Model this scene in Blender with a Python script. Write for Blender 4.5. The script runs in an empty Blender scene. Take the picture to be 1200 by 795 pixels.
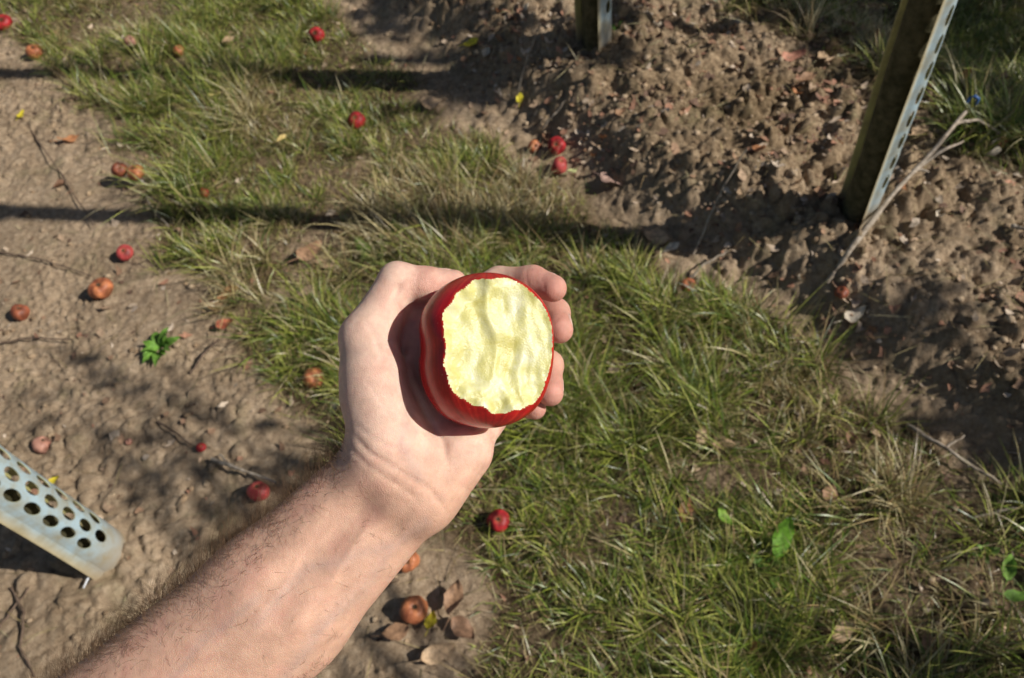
import bpy, math, random
import numpy as np
from mathutils import Matrix, Vector
R = math.radians
random.seed(7); rng = np.random.default_rng(7)
sc = bpy.context.scene
col = sc.collection

# ------------------------------------------------------------------ camera
F = 915.0; CAMH = 1.6                       # focal length in pixels of the 1200 px wide photo, eye height in metres
_n = np.array([120 / F, -653 / F, -1.0]); _n /= np.linalg.norm(_n)
_Z = -_n; _fw = np.array([0, 0, -1.0]); _Y = _fw - _Z * (_fw @ _Z); _Y /= np.linalg.norm(_Y); _X = np.cross(_Y, _Z)
M = np.array([_X, _Y, _Z])                  # camera axes -> world axes
CAM = np.array([0, 0, CAMH])
cd = bpy.data.cameras.new('camera'); cam = bpy.data.objects.new('camera', cd); col.objects.link(cam)
cd.sensor_width = 36; cd.lens = 36 * F / 1200; cd.clip_start = 0.02; cd.clip_end = 400
mw = np.eye(4); mw[:3, :3] = M; mw[:3, 3] = CAM
cam.matrix_world = Matrix(mw.tolist())
cd.dof.use_dof = True; cd.dof.focus_distance = 0.412; cd.dof.aperture_fstop = 15
sc.camera = cam

# ------------------------------------------------------------------ sky, sun, exposure
SH = np.array([-0.954, 0.300]); SH /= np.linalg.norm(SH)      # the way shadows fall on the ground
EL = R(38)
SUN = np.array([-SH[0] * math.cos(EL), -SH[1] * math.cos(EL), math.sin(EL)])
w = bpy.data.worlds.new('World'); sc.world = w; w.use_nodes = True
nt = w.node_tree; bg = nt.nodes['Background']; sky = nt.nodes.new('ShaderNodeTexSky')
sky.sky_type = 'NISHITA'; sky.sun_disc = False; sky.sun_elevation = EL; sky.sun_rotation = math.atan2(SUN[0], SUN[1])
nt.links.new(sky.outputs[0], bg.inputs[0]); bg.inputs[1].default_value = 0.05
sl = bpy.data.lights.new('sun', 'SUN'); sl.energy = 5.0; sl.angle = R(0.53); sl.color = (1, 0.955, 0.88)
so = bpy.data.objects.new('sun', sl); col.objects.link(so)
so.rotation_euler = Vector(SUN.tolist()).to_track_quat('Z', 'Y').to_euler()
sc.view_settings.view_transform = 'Standard'; sc.view_settings.look = 'None'; sc.view_settings.gamma = 1
sc.view_settings.exposure = -0.06

# ------------------------------------------------------------------ noise
def _h(i, j, k=0, s=0):
    with np.errstate(over='ignore'):
        n = (i.astype(np.int64) * 374761393 + j.astype(np.int64) * 668265263 + np.int64(k) * 2147483647 + np.int64(s) * 1274126177) & 0xffffffff
        n = ((n ^ (n >> 13)) * 1274126177) & 0xffffffff
        n = (n ^ (n >> 16)) & 0xffffffff
    return n / 4294967295.0
def vn(x, y, s=0):
    i = np.floor(x); j = np.floor(y); u = x - i; v = y - j; i = i.astype(np.int64); j = j.astype(np.int64)
    u = u * u * u * (u * (u * 6 - 15) + 10); v = v * v * v * (v * (v * 6 - 15) + 10)
    a = _h(i, j, 0, s); b = _h(i + 1, j, 0, s); c = _h(i, j + 1, 0, s); d = _h(i + 1, j + 1, 0, s)
    return (a + (b - a) * u) * (1 - v) + (c + (d - c) * u) * v - 0.5
def fbm(x, y, o=4, s=0):
    t = 0; a = 1
    for k in range(o):
        t = t + a * vn(x * 2 ** k + 17.3 * k, y * 2 ** k - 9.1 * k, s + k); a *= 0.5
    return t
def worley(x, y, s=0):                       # distance to nearest and second nearest feature point
    i = np.floor(x).astype(np.int64); j = np.floor(y).astype(np.int64)
    f1 = np.full(x.shape, 9.0); f2 = np.full(x.shape, 9.0); idv = np.zeros(x.shape)
    for a in (-1, 0, 1):
        for b in (-1, 0, 1):
            px = i + a + _h(i + a, j + b, 1, s); py = j + b + _h(i + a, j + b, 2, s)
            d = np.hypot(px - x, py - y); hv = _h(i + a, j + b, 3, s)
            m = d < f1
            f2 = np.where(m, f1, np.minimum(f2, d)); idv = np.where(m, hv, idv); f1 = np.where(m, d, f1)
    return f1, f2, idv
def sst(a, b, x):
    t = np.clip((x - a) / (b - a), 0, 1); return t * t * (3 - 2 * t)

# ------------------------------------------------------------------ terrain
ROWP = np.array([0.974, 1.364]); ROWD = np.array([0.484, -0.875]); ROWN = np.array([0.875, 0.484])
def rowd(x, y): return (x - ROWP[0]) * ROWN[0] + (y - ROWP[1]) * ROWN[1]
def bankw(x, y):
    d = rowd(x, y) + 0.10 * vn(x * 3.1, y * 3.1, 40)
    return sst(-0.44, -0.20, d) * (1 - sst(0.40, 0.75, d))
def H0(x, y):                                # large shapes only
    return 0.12 * bankw(x, y) + 0.018 * vn(x * 1.3, y * 1.3, 3) + 0.03 * bankw(x, y) * vn(x * 4, y * 4, 5)
def ray(px, py): return M @ np.array([(px - 600) / F, -(py - 397.5) / F, -1.0])
def G(px, py, z=0.0):                        # where the photo's pixel meets the ground
    r = ray(px, py); h = 0.0
    for _ in range(12):
        t = (h + z - CAMH) / r[2]; p = r * t; h = 0.5 * h + 0.5 * float(H0(np.array([p[0]]), np.array([p[1]]))[0])
    return np.array([p[0], p[1]])
def dist_at(px, py):
    g = G(px, py); return (g[1] * (M[1, 2] * -1) + (0 - CAMH) * (-M[2, 2]) + g[0] * (-M[0, 2]))
def polyd(x, y, P):                          # signed distance to polygon (negative inside)
    P = np.array(P); d = np.full(x.shape, 1e9); ins = np.zeros(x.shape, bool)
    for a, b in zip(P, np.roll(P, -1, 0)):
        e = b - a; wx = x - a[0]; wy = y - a[1]
        t = np.clip((wx * e[0] + wy * e[1]) / (e @ e), 0, 1)
        d = np.minimum(d, np.hypot(wx - e[0] * t, wy - e[1] * t))
        c = ((a[1] > y) != (b[1] > y)) & (x < (b[0] - a[0]) * (y - a[1]) / (b[1] - a[1] + 1e-12) + a[0])
        ins ^= c
    return np.where(ins, -d, d)
GP = [(-60, -60), (20, 20), (55, 90), (150, 150), (175, 225), (200, 290), (265, 350), (290, 430), (330, 478), (395, 505), (470, 590), (500, 650), (545, 720), (560, 800), (560, 900),
      (1400, 900), (1330, 640), (1150, 565), (1040, 510), (965, 430), (890, 375), (800, 335), (735, 275), (650, 215), (560, 165), (480, 120), (440, 60), (385, 10), (360, -60)]
GP2 = [(820, -60), (850, 30), (960, 60), (1060, 110), (1110, 185), (1260, 215), (1400, 100), (1200, -80)]
GW = [G(*p) for p in GP]; GW2 = [G(*p) for p in GP2]
BARE = [(370, 300, .13, .7), (300, 285, .06, .6), (845, 560, .06, .7), (420, 620, .2, .6), (520, 700, .13, 1), (560, 230, .08, .5), (330, 150, .08, .5), (430, 190, .05, .6), (780, 790, .06, .5), (620, 560, .05, .5), (340, 350, .09, .7), (1190, 530, .07, .7), (160, 220, .06, 1), (803, 352, .05, 1), (213, 72, .04, .9), (45, 70, .05, .9)]
BW = [(*G(a, b), r, s) for a, b, r, s in BARE]
def grassw(x, y):
    d = np.minimum(polyd(x, y, GW), polyd(x, y, GW2))
    n = fbm(x * 6, y * 6, 3, 60)
    g = sst(0.05, -0.07, d + 0.11 * n)
    g = g * (0.42 + 0.58 * sst(-0.20, 0.06, fbm(x * 4.3 + 5, y * 4.3, 3, 71)))
    for bx, by, r, s in BW:
        g = g * (1 - s * sst(1.2, 0.5, np.hypot(x - bx, y - by) / r))
    return g
def H(x, y):
    b = bankw(x, y); g = grassw(x, y)
    h = H0(x, y)
    wx = x + 0.012 * vn(x * 30, y * 30, 9); wy = y + 0.012 * vn(x * 30, y * 30, 10)
    f1, f2, idv = worley(wx * 17, wy * 17, 21)
    h = h + (0.018 * (.3 + 1.4 * sst(-.25, .25, vn(x * 2.2, y * 2.2, 44))) + 0.024 * b) * (0.6 - f1) * (0.3 + idv) * sst(0, 0.22, f2 - f1)
    f1, f2, idv = worley(wx * 9 + 3.3, wy * 9, 27)
    h = h + 0.035 * b * (0.6 - f1) * (.1 + idv) * sst(0, .25, f2 - f1)
    f1, f2, idv = worley(wx * 46, wy * 46, 22)
    h = h + (0.013 * (.4 + 1.2 * sst(-.25, .25, vn(x * 3.2, y * 3.2, 45))) + 0.004 * b) * (0.55 - f1) * (0.2 + idv) * sst(0, .2, f2 - f1)
    f1, f2, idv = worley(wx * 95, wy * 95, 25)
    h = h + (0.0042 + 0.0035 * b) * (0.5 - f1) * idv
    h = h + (0.010 + 0.03 * b) * fbm(x * 9, y * 9, 6, 30) + 0.010 * g * vn(x * 14, y * 14, 33)
    return h
def axis(a, b, st, lo, hi):
    c = list(np.arange(a, b, st)); s = st
    v = c[-1]
    while v < hi: s *= 1.25; v += s; c.append(v)
    s = st; v = c[0]; pre = []
    while v > lo: s *= 1.25; v -= s; pre.append(v)
    return np.array(pre[::-1] + c)
def mesh_from(name, V, Fq, mat=None, parent=None, smooth=True, colors=None, link=True):
    me = bpy.data.meshes.new(name); V = np.asarray(V, np.float32); Fq = np.asarray(Fq, np.int32)
    k = Fq.shape[1]
    me.vertices.add(len(V)); me.vertices.foreach_set('co', V.ravel())
    me.loops.add(Fq.size); me.loops.foreach_set('vertex_index', Fq.ravel())
    me.polygons.add(len(Fq)); me.polygons.foreach_set('loop_start', np.arange(0, Fq.size, k, dtype=np.int32))
    me.update(calc_edges=True)
    me.polygons.foreach_set('use_smooth', np.full(len(Fq), smooth, bool))
    if colors is not None:
        c = np.asarray(colors, np.float32)
        if c.shape[1] == 3: c = np.hstack([c, np.ones((len(c), 1), np.float32)])
        at = me.color_attributes.new('tint', 'FLOAT_COLOR', 'POINT'); at.data.foreach_set('color', c.ravel())
    if mat: me.materials.append(mat)
    me.validate()
    o = bpy.data.objects.new(name, me)
    if link: col.objects.link(o)
    if parent: o.parent = parent
    return o
def tag(o, label=None, cat=None, group=None, kind=None):
    if label: o['label'] = label
    if cat: o['category'] = cat
    if group: o['group'] = group
    if kind: o['kind'] = kind
    return o
def empty(name, loc, rz=0):
    o = bpy.data.objects.new(name, None); col.objects.link(o); o.location = loc; o.rotation_euler = (0, 0, rz); o.empty_display_size = .05
    return o

# ------------------------------------------------------------------ materials
def newmat(name):
    m = bpy.data.materials.new(name); m.use_nodes = True
    return m, m.node_tree.nodes, m.node_tree.links, m.node_tree.nodes['Principled BSDF']
def noise(N, L, scale, detail=5, rough=.6, coord=None, dist=0):
    n = N.new('ShaderNodeTexNoise'); n.inputs['Scale'].default_value = scale; n.inputs['Detail'].default_value = detail
    n.inputs['Roughness'].default_value = rough; n.inputs['Distortion'].default_value = dist
    if coord is not None: L.new(coord, n.inputs['Vector'])
    return n
def ramp(N, L, src, stops):
    r = N.new('ShaderNodeValToRGB'); e = r.color_ramp.elements
    while len(e) < len(stops): e.new(0.5)
    for q, (p, c) in zip(e, stops): q.position = p; q.color = (*c, 1) if len(c) == 3 else c
    L.new(src, r.inputs[0]); return r
def mixc(N, L, fac, a, b, mode='MIX'):
    m = N.new('ShaderNodeMix'); m.data_type = 'RGBA'; m.blend_type = mode
    for s, v in ((0, fac), (6, a), (7, b)):
        if hasattr(v, 'links'): L.new(v, m.inputs[s])
        elif isinstance(v, (int, float)): m.inputs[s].default_value = v
        else: m.inputs[s].default_value = (*v, 1)
    return m.outputs[2]
def bump(N, L, h, strength, dist, prev=None):
    b = N.new('ShaderNodeBump'); b.inputs['Strength'].default_value = strength; b.inputs['Distance'].default_value = dist
    L.new(h, b.inputs['Height'])
    if prev is not None: L.new(prev, b.inputs['Normal'])
    return b.outputs[0]

def soil_material():
    m, N, L, P = newmat('soil'); g = N.new('ShaderNodeNewGeometry').outputs['Position']
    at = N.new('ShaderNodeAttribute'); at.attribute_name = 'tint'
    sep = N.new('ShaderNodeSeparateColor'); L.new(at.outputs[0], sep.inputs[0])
    n1 = noise(N, L, 5, 6, .65, g); n2 = noise(N, L, 60, 8, .7, g); n3 = noise(N, L, 260, 6, .7, g)
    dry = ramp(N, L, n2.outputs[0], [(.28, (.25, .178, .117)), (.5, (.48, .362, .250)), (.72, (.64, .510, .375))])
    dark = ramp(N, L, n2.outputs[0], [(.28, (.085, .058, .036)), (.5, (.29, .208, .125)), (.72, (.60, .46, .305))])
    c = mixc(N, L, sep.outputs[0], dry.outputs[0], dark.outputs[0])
    r1 = ramp(N, L, n1.outputs[0], [(.35, (.72, .70, .66)), (.65, (1.1, 1.08, 1.05))])
    c = mixc(N, L, 1.0, c, r1.outputs[0], 'MULTIPLY')
    r2 = ramp(N, L, n3.outputs[0], [(.3, (.7, .68, .65)), (.6, (1.08, 1.07, 1.05))])
    c = mixc(N, L, .7, c, r2.outputs[0], 'MULTIPLY')
    # mossy green film in places
    n4 = noise(N, L, 9, 5, .6, g); r4 = ramp(N, L, n4.outputs[0], [(.55, (0, 0, 0)), (.70, (.4, .4, .4))])
    c = mixc(N, L, r4.outputs[0], c, (.24, .22, .11))
    c = mixc(N, L, sep.outputs[1], c, mixc(N, L, 1.0, c, (.42, .40, .38), 'MULTIPLY'))      # shade between the blades painted into the soil colour under the turf
    L.new(c, P.inputs['Base Color']); P.inputs['Roughness'].default_value = .95; P.inputs['Specular IOR Level'].default_value = .15
    b = bump(N, L, n2.outputs[0], 1, .011); b = bump(N, L, n3.outputs[0], 1, .0035, b)
    L.new(b, P.inputs['Normal']); return m
def vcol_material(name, rough=.6, trans=.0, spec=.3, bumpy=0, var=.25, vscale=40):
    m, N, L, P = newmat(name); at = N.new('ShaderNodeAttribute'); at.attribute_name = 'tint'
    n = noise(N, L, vscale, 4, .6, N.new('ShaderNodeNewGeometry').outputs['Position'])
    r = ramp(N, L, n.outputs[0], [(.3, (1 - var,) * 3), (.7, (1 + var,) * 3)])
    c = mixc(N, L, 1.0, at.outputs[0], r.outputs[0], 'MULTIPLY')
    L.new(c, P.inputs['Base Color']); P.inputs['Roughness'].default_value = rough; P.inputs['Specular IOR Level'].default_value = spec
    if bumpy: L.new(bump(N, L, n.outputs[0], bumpy, .003), P.inputs['Normal'])
    if trans:
        out = N['Material Output']; t = N.new('ShaderNodeBsdfTranslucent'); L.new(c, t.inputs[0]); mx = N.new('ShaderNodeMixShader')
        mx.inputs[0].default_value = trans; L.new(P.outputs[0], mx.inputs[1]); L.new(t.outputs[0], mx.inputs[2]); L.new(mx.outputs[0], out.inputs[0])
    return m
def plain_material(name, ca, cb, scale=60, rough=.6, spec=.3, b=.3, bd=.002, trans=0, objco=False, sss=0, stops=(.35, .65)):
    m, N, L, P = newmat(name)
    co = N.new('ShaderNodeTexCoord').outputs['Object'] if objco else N.new('ShaderNodeNewGeometry').outputs['Position']
    n = noise(N, L, scale, 5, .6, co); r = ramp(N, L, n.outputs[0], [(stops[0], ca), (stops[1], cb)])
    L.new(r.outputs[0], P.inputs['Base Color']); P.inputs['Roughness'].default_value = rough; P.inputs['Specular IOR Level'].default_value = spec
    if b: L.new(bump(N, L, n.outputs[0], b, bd), P.inputs['Normal'])
    if sss: P.inputs['Subsurface Weight'].default_value = sss; P.inputs['Subsurface Radius'].default_value = (1, .6, .3); P.inputs['Subsurface Scale'].default_value = .004
    if trans:
        out = N['Material Output']; t = N.new('ShaderNodeBsdfTranslucent'); L.new(r.outputs[0], t.inputs[0]); mx = N.new('ShaderNodeMixShader')
        mx.inputs[0].default_value = trans; L.new(P.outputs[0], mx.inputs[1]); L.new(t.outputs[0], mx.inputs[2]); L.new(mx.outputs[0], out.inputs[0])
    return m
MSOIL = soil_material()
MGRASS = vcol_material('grass_blade', .36, .20, .5, 0, .18, 30)
MLITTER = vcol_material('dry_leaf', .7, .15, .25, .4, .35, 120)
MCLOD = vcol_material('clod', .95, 0, .1, .8, .3, 150)
MBARK = plain_material('bark', (.045, .042, .02), (.115, .10, .055), 45, .85, .2, .8, .004)
MTWIG = plain_material('dry_twig', (.24, .19, .14), (.46, .39, .31), 80, .8, .2, .4, .001)
MTWIGD = plain_material('dark_twig', (.09, .06, .04), (.20, .14, .10), 80, .8, .2, .4, .001)
MLEAFG = vcol_material('tree_leaf', .45, .25, .4, 0, .2, 30)

# ------------------------------------------------------------------ ground sheet
xs = axis(-2.3, 2.6, 0.006, -70, 70); ys = axis(-0.35, 3.9, 0.006, -70, 70)
X, Y = np.meshgrid(xs, ys); Z = H(X, Y)
far = sst(4, 12, np.hypot(X, Y)); Z = Z * (1 - far) + far * 0.3 * vn(X * .15, Y * .15, 8)
b_ = bankw(X, Y); g_ = grassw(X, Y)
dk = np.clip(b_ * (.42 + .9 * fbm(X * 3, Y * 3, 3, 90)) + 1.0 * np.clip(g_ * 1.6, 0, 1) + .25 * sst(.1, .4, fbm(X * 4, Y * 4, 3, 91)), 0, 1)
ny_, nx_ = X.shape; idx = np.arange(nx_ * ny_).reshape(ny_, nx_)
FQ = np.stack([idx[:-1, :-1], idx[:-1, 1:], idx[1:, 1:], idx[1:, :-1]], -1).reshape(-1, 4)
VV = np.stack([X, Y, Z], -1).reshape(-1, 3)
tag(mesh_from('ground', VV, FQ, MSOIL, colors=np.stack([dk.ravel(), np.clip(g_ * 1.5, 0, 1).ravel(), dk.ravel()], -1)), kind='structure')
def Hs(x, y): return float(H(np.array([x]), np.array([y]))[0])
def at(px, py, z=0):
    g = G(px, py); return Vector((g[0], g[1], Hs(*g) + z))
def scale_at(px, py):                        # metres per photo pixel on the ground there
    g = G(px, py); p = M.T @ (np.array([g[0], g[1], 0]) - CAM); return -p[2] / F

# ------------------------------------------------------------------ grass
def blades(cx, cy, cz, n, L, Wd, az, lean, curl, segs=4):
    t = np.linspace(0, 1, segs + 1)[None, :]
    L = L[:, None]; lean = lean[:, None]; curl = curl[:, None]
    ang = lean + curl * t                                  # angle from vertical
    dt = 1.0 / segs
    hor = np.cumsum(np.sin(ang) * dt, 1) - np.sin(ang[:, :1]) * dt; ver = np.cumsum(np.cos(ang) * dt, 1) - np.cos(ang[:, :1]) * dt
    dx = np.cos(az)[:, None]; dy = np.sin(az)[:, None]
    x = cx[:, None] + hor * L * dx; y = cy[:, None] + hor * L * dy; z = cz[:, None] + ver * L
    wv = Wd[:, None] * np.clip(np.sin((0.25 + .75 * (1 - t)) * math.pi / 2) * np.clip((1 - t) * 2.2, .04, 1), 0, 1) * .5
    twist = rng.uniform(-.6, .6, (len(cx), 1)) + rng.uniform(-.9, .9, (len(cx), 1)) * t
    sx = -dy * np.cos(twist); sy = dx * np.cos(twist); sz = np.sin(twist)
    A = np.stack([x - sx * wv, y - sy * wv, z - sz * wv], -1); B = np.stack([x + sx * wv, y + sy * wv, z + sz * wv], -1)
    V = np.stack([A, B], 2).reshape(len(cx), -1, 3); k = 2 * (segs + 1)
    base = (np.arange(len(cx)) * k)[:, None]
    q = np.array([[2 * i, 2 * i + 1, 2 * i + 3, 2 * i + 2] for i in range(segs)])
    return V.reshape(-1, 3), (base[:, :, None] + q[None]).reshape(-1, 4), k
def sample(n, wf, bx):
    x = rng.uniform(bx[0], bx[1], n); y = rng.uniform(bx[2], bx[3], n); k = rng.uniform(0, 1, n) < wf(x, y)
    return x[k], y[k]
BX = (-2.3, 2.7, -0.3, 3.9)
Vs = []; Fs = []; Cs = []; off = 0
GREEN = np.array([[.150, .222, .026], [.275, .315, .045], [.078, .132, .020], [.42, .43, .10]])
STRAW = np.array([[.52, .42, .20], [.40, .30, .14], [.60, .52, .30], [.28, .19, .09]])
def add_blades(x, y, L, Wd, az, lean, curl, pal, mixs, segs=4):
    global off
    n = len(x); z = H(x, y) - .004
    V, Fq, k = blades(x, y, z, n, L, Wd, az, lean, curl, segs)
    s = rng.uniform(0, 1, n) < mixs
    c = np.where(s[:, None], STRAW[rng.integers(0, 4, n)], pal[rng.integers(0, len(pal), n)]) * rng.uniform(.75, 1.25, (n, 1))
    t = np.tile(np.repeat(np.linspace(0, 1, segs + 1), 2), n)[:, None]
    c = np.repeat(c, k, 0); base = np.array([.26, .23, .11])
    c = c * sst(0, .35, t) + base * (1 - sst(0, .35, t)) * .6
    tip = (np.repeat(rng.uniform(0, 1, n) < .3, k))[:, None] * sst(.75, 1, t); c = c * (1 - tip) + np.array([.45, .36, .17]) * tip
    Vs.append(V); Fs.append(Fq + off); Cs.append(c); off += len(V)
# tufts
tx, ty = sample(38000, lambda x, y: grassw(x, y) ** 1.4 * (.12 + .88 * sst(-.08, .10, fbm(x * 8, y * 9, 2, 66))), BX)
nb = rng.integers(8, 34, len(tx)); rad = rng.uniform(.012, .035, len(tx)); tl = rng.uniform(.045, .135, len(tx)) * (.7 + .9 * sst(-.2, .3, fbm(tx * 2, ty * 2, 2, 77)))
dry = sst(-.05, .35, fbm(tx * 3.1, ty * 3.1, 3, 88)) * .7 + .20
I = np.repeat(np.arange(len(tx)), nb); n = len(I)
a = rng.uniform(0, 6.283, n); rr = np.sqrt(rng.uniform(0, 1, n)) * rad[I]
az = a + rng.normal(0, .5, n)
taz = rng.uniform(0, 6.283, len(tx)); az = np.where(rng.uniform(0, 1, n) < .4, taz[I] + rng.normal(0, .6, n), az)
add_blades(tx[I] + rr * np.cos(a), ty[I] + rr * np.sin(a), tl[I] * rng.uniform(.5, 1.25, n), rng.uniform(.0012, .0034, n), az, rng.uniform(.15, .75, n), rng.uniform(.2, 1.3, n), GREEN, dry[I])
print('tuft blades', n)
# loose short blades and flat thatch
x, y = sample(300000, grassw, BX); n = len(x)
add_blades(x, y, rng.uniform(.015, .055, n), rng.uniform(.001, .0026, n), rng.uniform(0, 6.283, n), rng.uniform(.2, 1.2, n), rng.uniform(0, .9, n), GREEN, .26, 3)
x, y = sample(120000, grassw, BX); n = len(x)
add_blades(x, y, rng.uniform(.03, .09, n), rng.uniform(.001, .0025, n), rng.uniform(0, 6.283, n), rng.uniform(1.2, 1.45, n), rng.uniform(-.1, .3, n), GREEN, .78, 3)
# sparse on the bank and path
x, y = sample(9000, lambda x, y: .12 * sst(.1, .4, fbm(x * 3, y * 3, 3, 99)) + .02, BX); n = len(x)
add_blades(x, y, rng.uniform(.02, .07, n), rng.uniform(.001, .002, n), rng.uniform(0, 6.283, n), rng.uniform(.4, 1.4, n), rng.uniform(0, .6, n), GREEN, .5, 3)
print('grass verts', off)
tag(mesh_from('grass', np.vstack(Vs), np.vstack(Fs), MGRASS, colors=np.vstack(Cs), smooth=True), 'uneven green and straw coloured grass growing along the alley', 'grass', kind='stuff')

# ------------------------------------------------------------------ litter
def chips(n, wf, size, pal, curlr=(.2, .9), lift=.002):
    x, y = sample(n, wf, BX); n = len(x); z = H(x, y) + lift
    s = size[0] + (size[1] - size[0]) * rng.uniform(0, 1, n) ** 1.8; asp = rng.uniform(.3, .8, n)
    # leaf fragment: 3x3 grid bent about its long axis
    gu, gv = np.meshgrid([-1, 0, 1], [-1, 0, 1]); gu = gu.ravel(); gv = gv.ravel()
    sh = 1 - .45 * (np.abs(gu) == 1) * (np.abs(gv) == 1)
    U = gu * sh + rng.normal(0, .12, (n, 9)); Vv = (gv * sh + rng.normal(0, .12, (n, 9))) * asp[:, None]
    cz = rng.uniform(*curlr, n)[:, None] * (Vv ** 2) + rng.uniform(-.3, .5, n)[:, None] * U ** 2
    az = rng.uniform(0, 6.283, n)[:, None]; tx_ = rng.normal(0, .35, n)[:, None]; ty_ = rng.normal(0, .35, n)[:, None]
    Zl = cz + U * tx_ + Vv * ty_
    V = np.stack([x[:, None] + s[:, None] * (U * np.cos(az) - Vv * np.sin(az)), y[:, None] + s[:, None] * (U * np.sin(az) + Vv * np.cos(az)), z[:, None] + s[:, None] * Zl], -1)
    q = np.array([[0, 1, 4, 3], [1, 2, 5, 4], [3, 4, 7, 6], [4, 5, 8, 7]])
    Fq = (np.arange(n) * 9)[:, None, None] + q[None]
    c = np.array(pal)[rng.integers(0, len(pal), n)] * rng.uniform(.7, 1.2, (n, 1))
    return V.reshape(-1, 3), Fq.reshape(-1, 4), np.repeat(c, 9, 0)
PALB = [(.34, .21, .13), (.25, .15, .095), (.46, .32, .21), (.18, .11, .075), (.56, .43, .31), (.42, .22, .14), (.62, .50, .38)]
wl = lambda x, y: np.clip(.75 * sst(.08, .7, bankw(x, y) * (1.1 - bankw(x, y)) * 3) + .35 * bankw(x, y) + .26 * grassw(x, y) + .09, 0, 1) * (.3 + 1.2 * sst(-.15, .3, fbm(x * 5, y * 5, 3, 55)))
V, Fq, C = chips(46000, wl, (.003, .019), PALB)
tag(mesh_from('leaf_litter', V, Fq, MLITTER, colors=C), 'crumbled brown leaf litter strewn over soil bank and grass', 'leaf litter', kind='stuff')
def clods(n, wf, size):
    x, y = sample(n, wf, BX); n = len(x); z = H(x, y)
    ph = (1 + 5 ** .5) / 2
    iv = np.array([(-1, ph, 0), (1, ph, 0), (-1, -ph, 0), (1, -ph, 0), (0, -1, ph), (0, 1, ph), (0, -1, -ph), (0, 1, -ph), (ph, 0, -1), (ph, 0, 1), (-ph, 0, -1), (-ph, 0, 1)]) / 1.9
    it = np.array([(0, 11, 5), (0, 5, 1), (0, 1, 7), (0, 7, 10), (0, 10, 11), (1, 5, 9), (5, 11, 4), (11, 10, 2), (10, 7, 6), (7, 1, 8), (3, 9, 4), (3, 4, 2), (3, 2, 6), (3, 6, 8), (3, 8, 9), (4, 9, 5), (2, 4, 11), (6, 2, 10), (8, 6, 7), (9, 8, 1)])
    s = size[0] + (size[1] - size[0]) * rng.uniform(0, 1, n) ** 3
    P = iv[None] * rng.uniform(.65, 1.25, (n, 12, 1)) * s[:, None, None] * np.stack([rng.uniform(.8, 1.2, n), rng.uniform(.7, 1.1, n), rng.uniform(.45, .8, n)], -1)[:, None]
    P = P + np.stack([x, y, z + s * .1], -1)[:, None]
    Fq = (np.arange(n) * 12)[:, None, None] + it[None]
    pal = np.array([(.36, .26, .165), (.28, .195, .12), (.44, .33, .22)])
    c = pal[rng.integers(0, 3, n)] * rng.uniform(.7, 1.1, (n, 1))
    return P.reshape(-1, 3), Fq.reshape(-1, 3), np.repeat(c, 12, 0)
V, Fq, C = clods(36000, lambda x, y: np.clip(.12 + .9 * bankw(x, y), 0, 1) * (1 - .7 * grassw(x, y)), (.0015, .013))
tag(mesh_from('soil_crumbs', V, Fq, MCLOD, colors=C, smooth=True), 'loose crumbs and clods of dry tan soil', 'soil crumbs', kind='stuff')
# fine dry stalks lying about
x, y = sample(9000, lambda x, y: np.clip(.5 * bankw(x, y) + .35 + .4 * grassw(x, y), 0, 1), BX)
Vs = []; Fs = []; Cs = []; off = 0; n = len(x)
add_blades(x, y, rng.uniform(.03, .13, n), rng.uniform(.001, .0024, n), rng.uniform(0, 6.283, n), rng.uniform(1.35, 1.53, n), rng.uniform(-.12, .12, n), STRAW, .5, 3)
Vs[0][:, 2] += .006
tag(mesh_from('dry_stalks', Vs[0], Fs[0], MLITTER, colors=Cs[0] * .8), 'fine dry stalks scattered over the bare soil', 'dry stalks', kind='stuff')

# ------------------------------------------------------------------ tubes
def tube(pts, rads, k=8, cap=True):
    pts = np.array([tuple(p) for p in pts], float); n = len(pts); V = []
    T = np.gradient(pts, axis=0); T /= np.linalg.norm(T, axis=1)[:, None] + 1e-12
    up = np.array([0, 0, 1.0]) if abs(T[0, 2]) < .9 else np.array([1.0, 0, 0])
    for i in range(n):
        s = np.cross(T[i], up); s /= np.linalg.norm(s); u = np.cross(s, T[i])
        for j in range(k):
            a = 2 * math.pi * j / k; V.append(pts[i] + rads[i] * (math.cos(a) * s + math.sin(a) * u))
    Fq = [[i * k + j, i * k + (j + 1) % k, (i + 1) * k + (j + 1) % k, (i + 1) * k + j] for i in range(n - 1) for j in range(k)]
    return np.array(V), np.array(Fq)
def merge(parts):
    V = []; Fq = []; o = 0
    for v, f in parts: V.append(v); Fq.append(f + o); o += len(v)
    return np.vstack(V), np.vstack(Fq)
def wob(pts, n, amp):
    pts = np.array([tuple(p) for p in pts], float); t = np.linspace(0, len(pts) - 1, n); o = np.stack([np.interp(t, range(len(pts)), pts[:, i]) for i in range(3)], -1)
    r = rng.normal(0, 1, (n, 3)); r[1:-1] = (r[:-2] + r[1:-1] + r[2:]) / 3; r[0] = 0
    return o + r * amp

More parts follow.
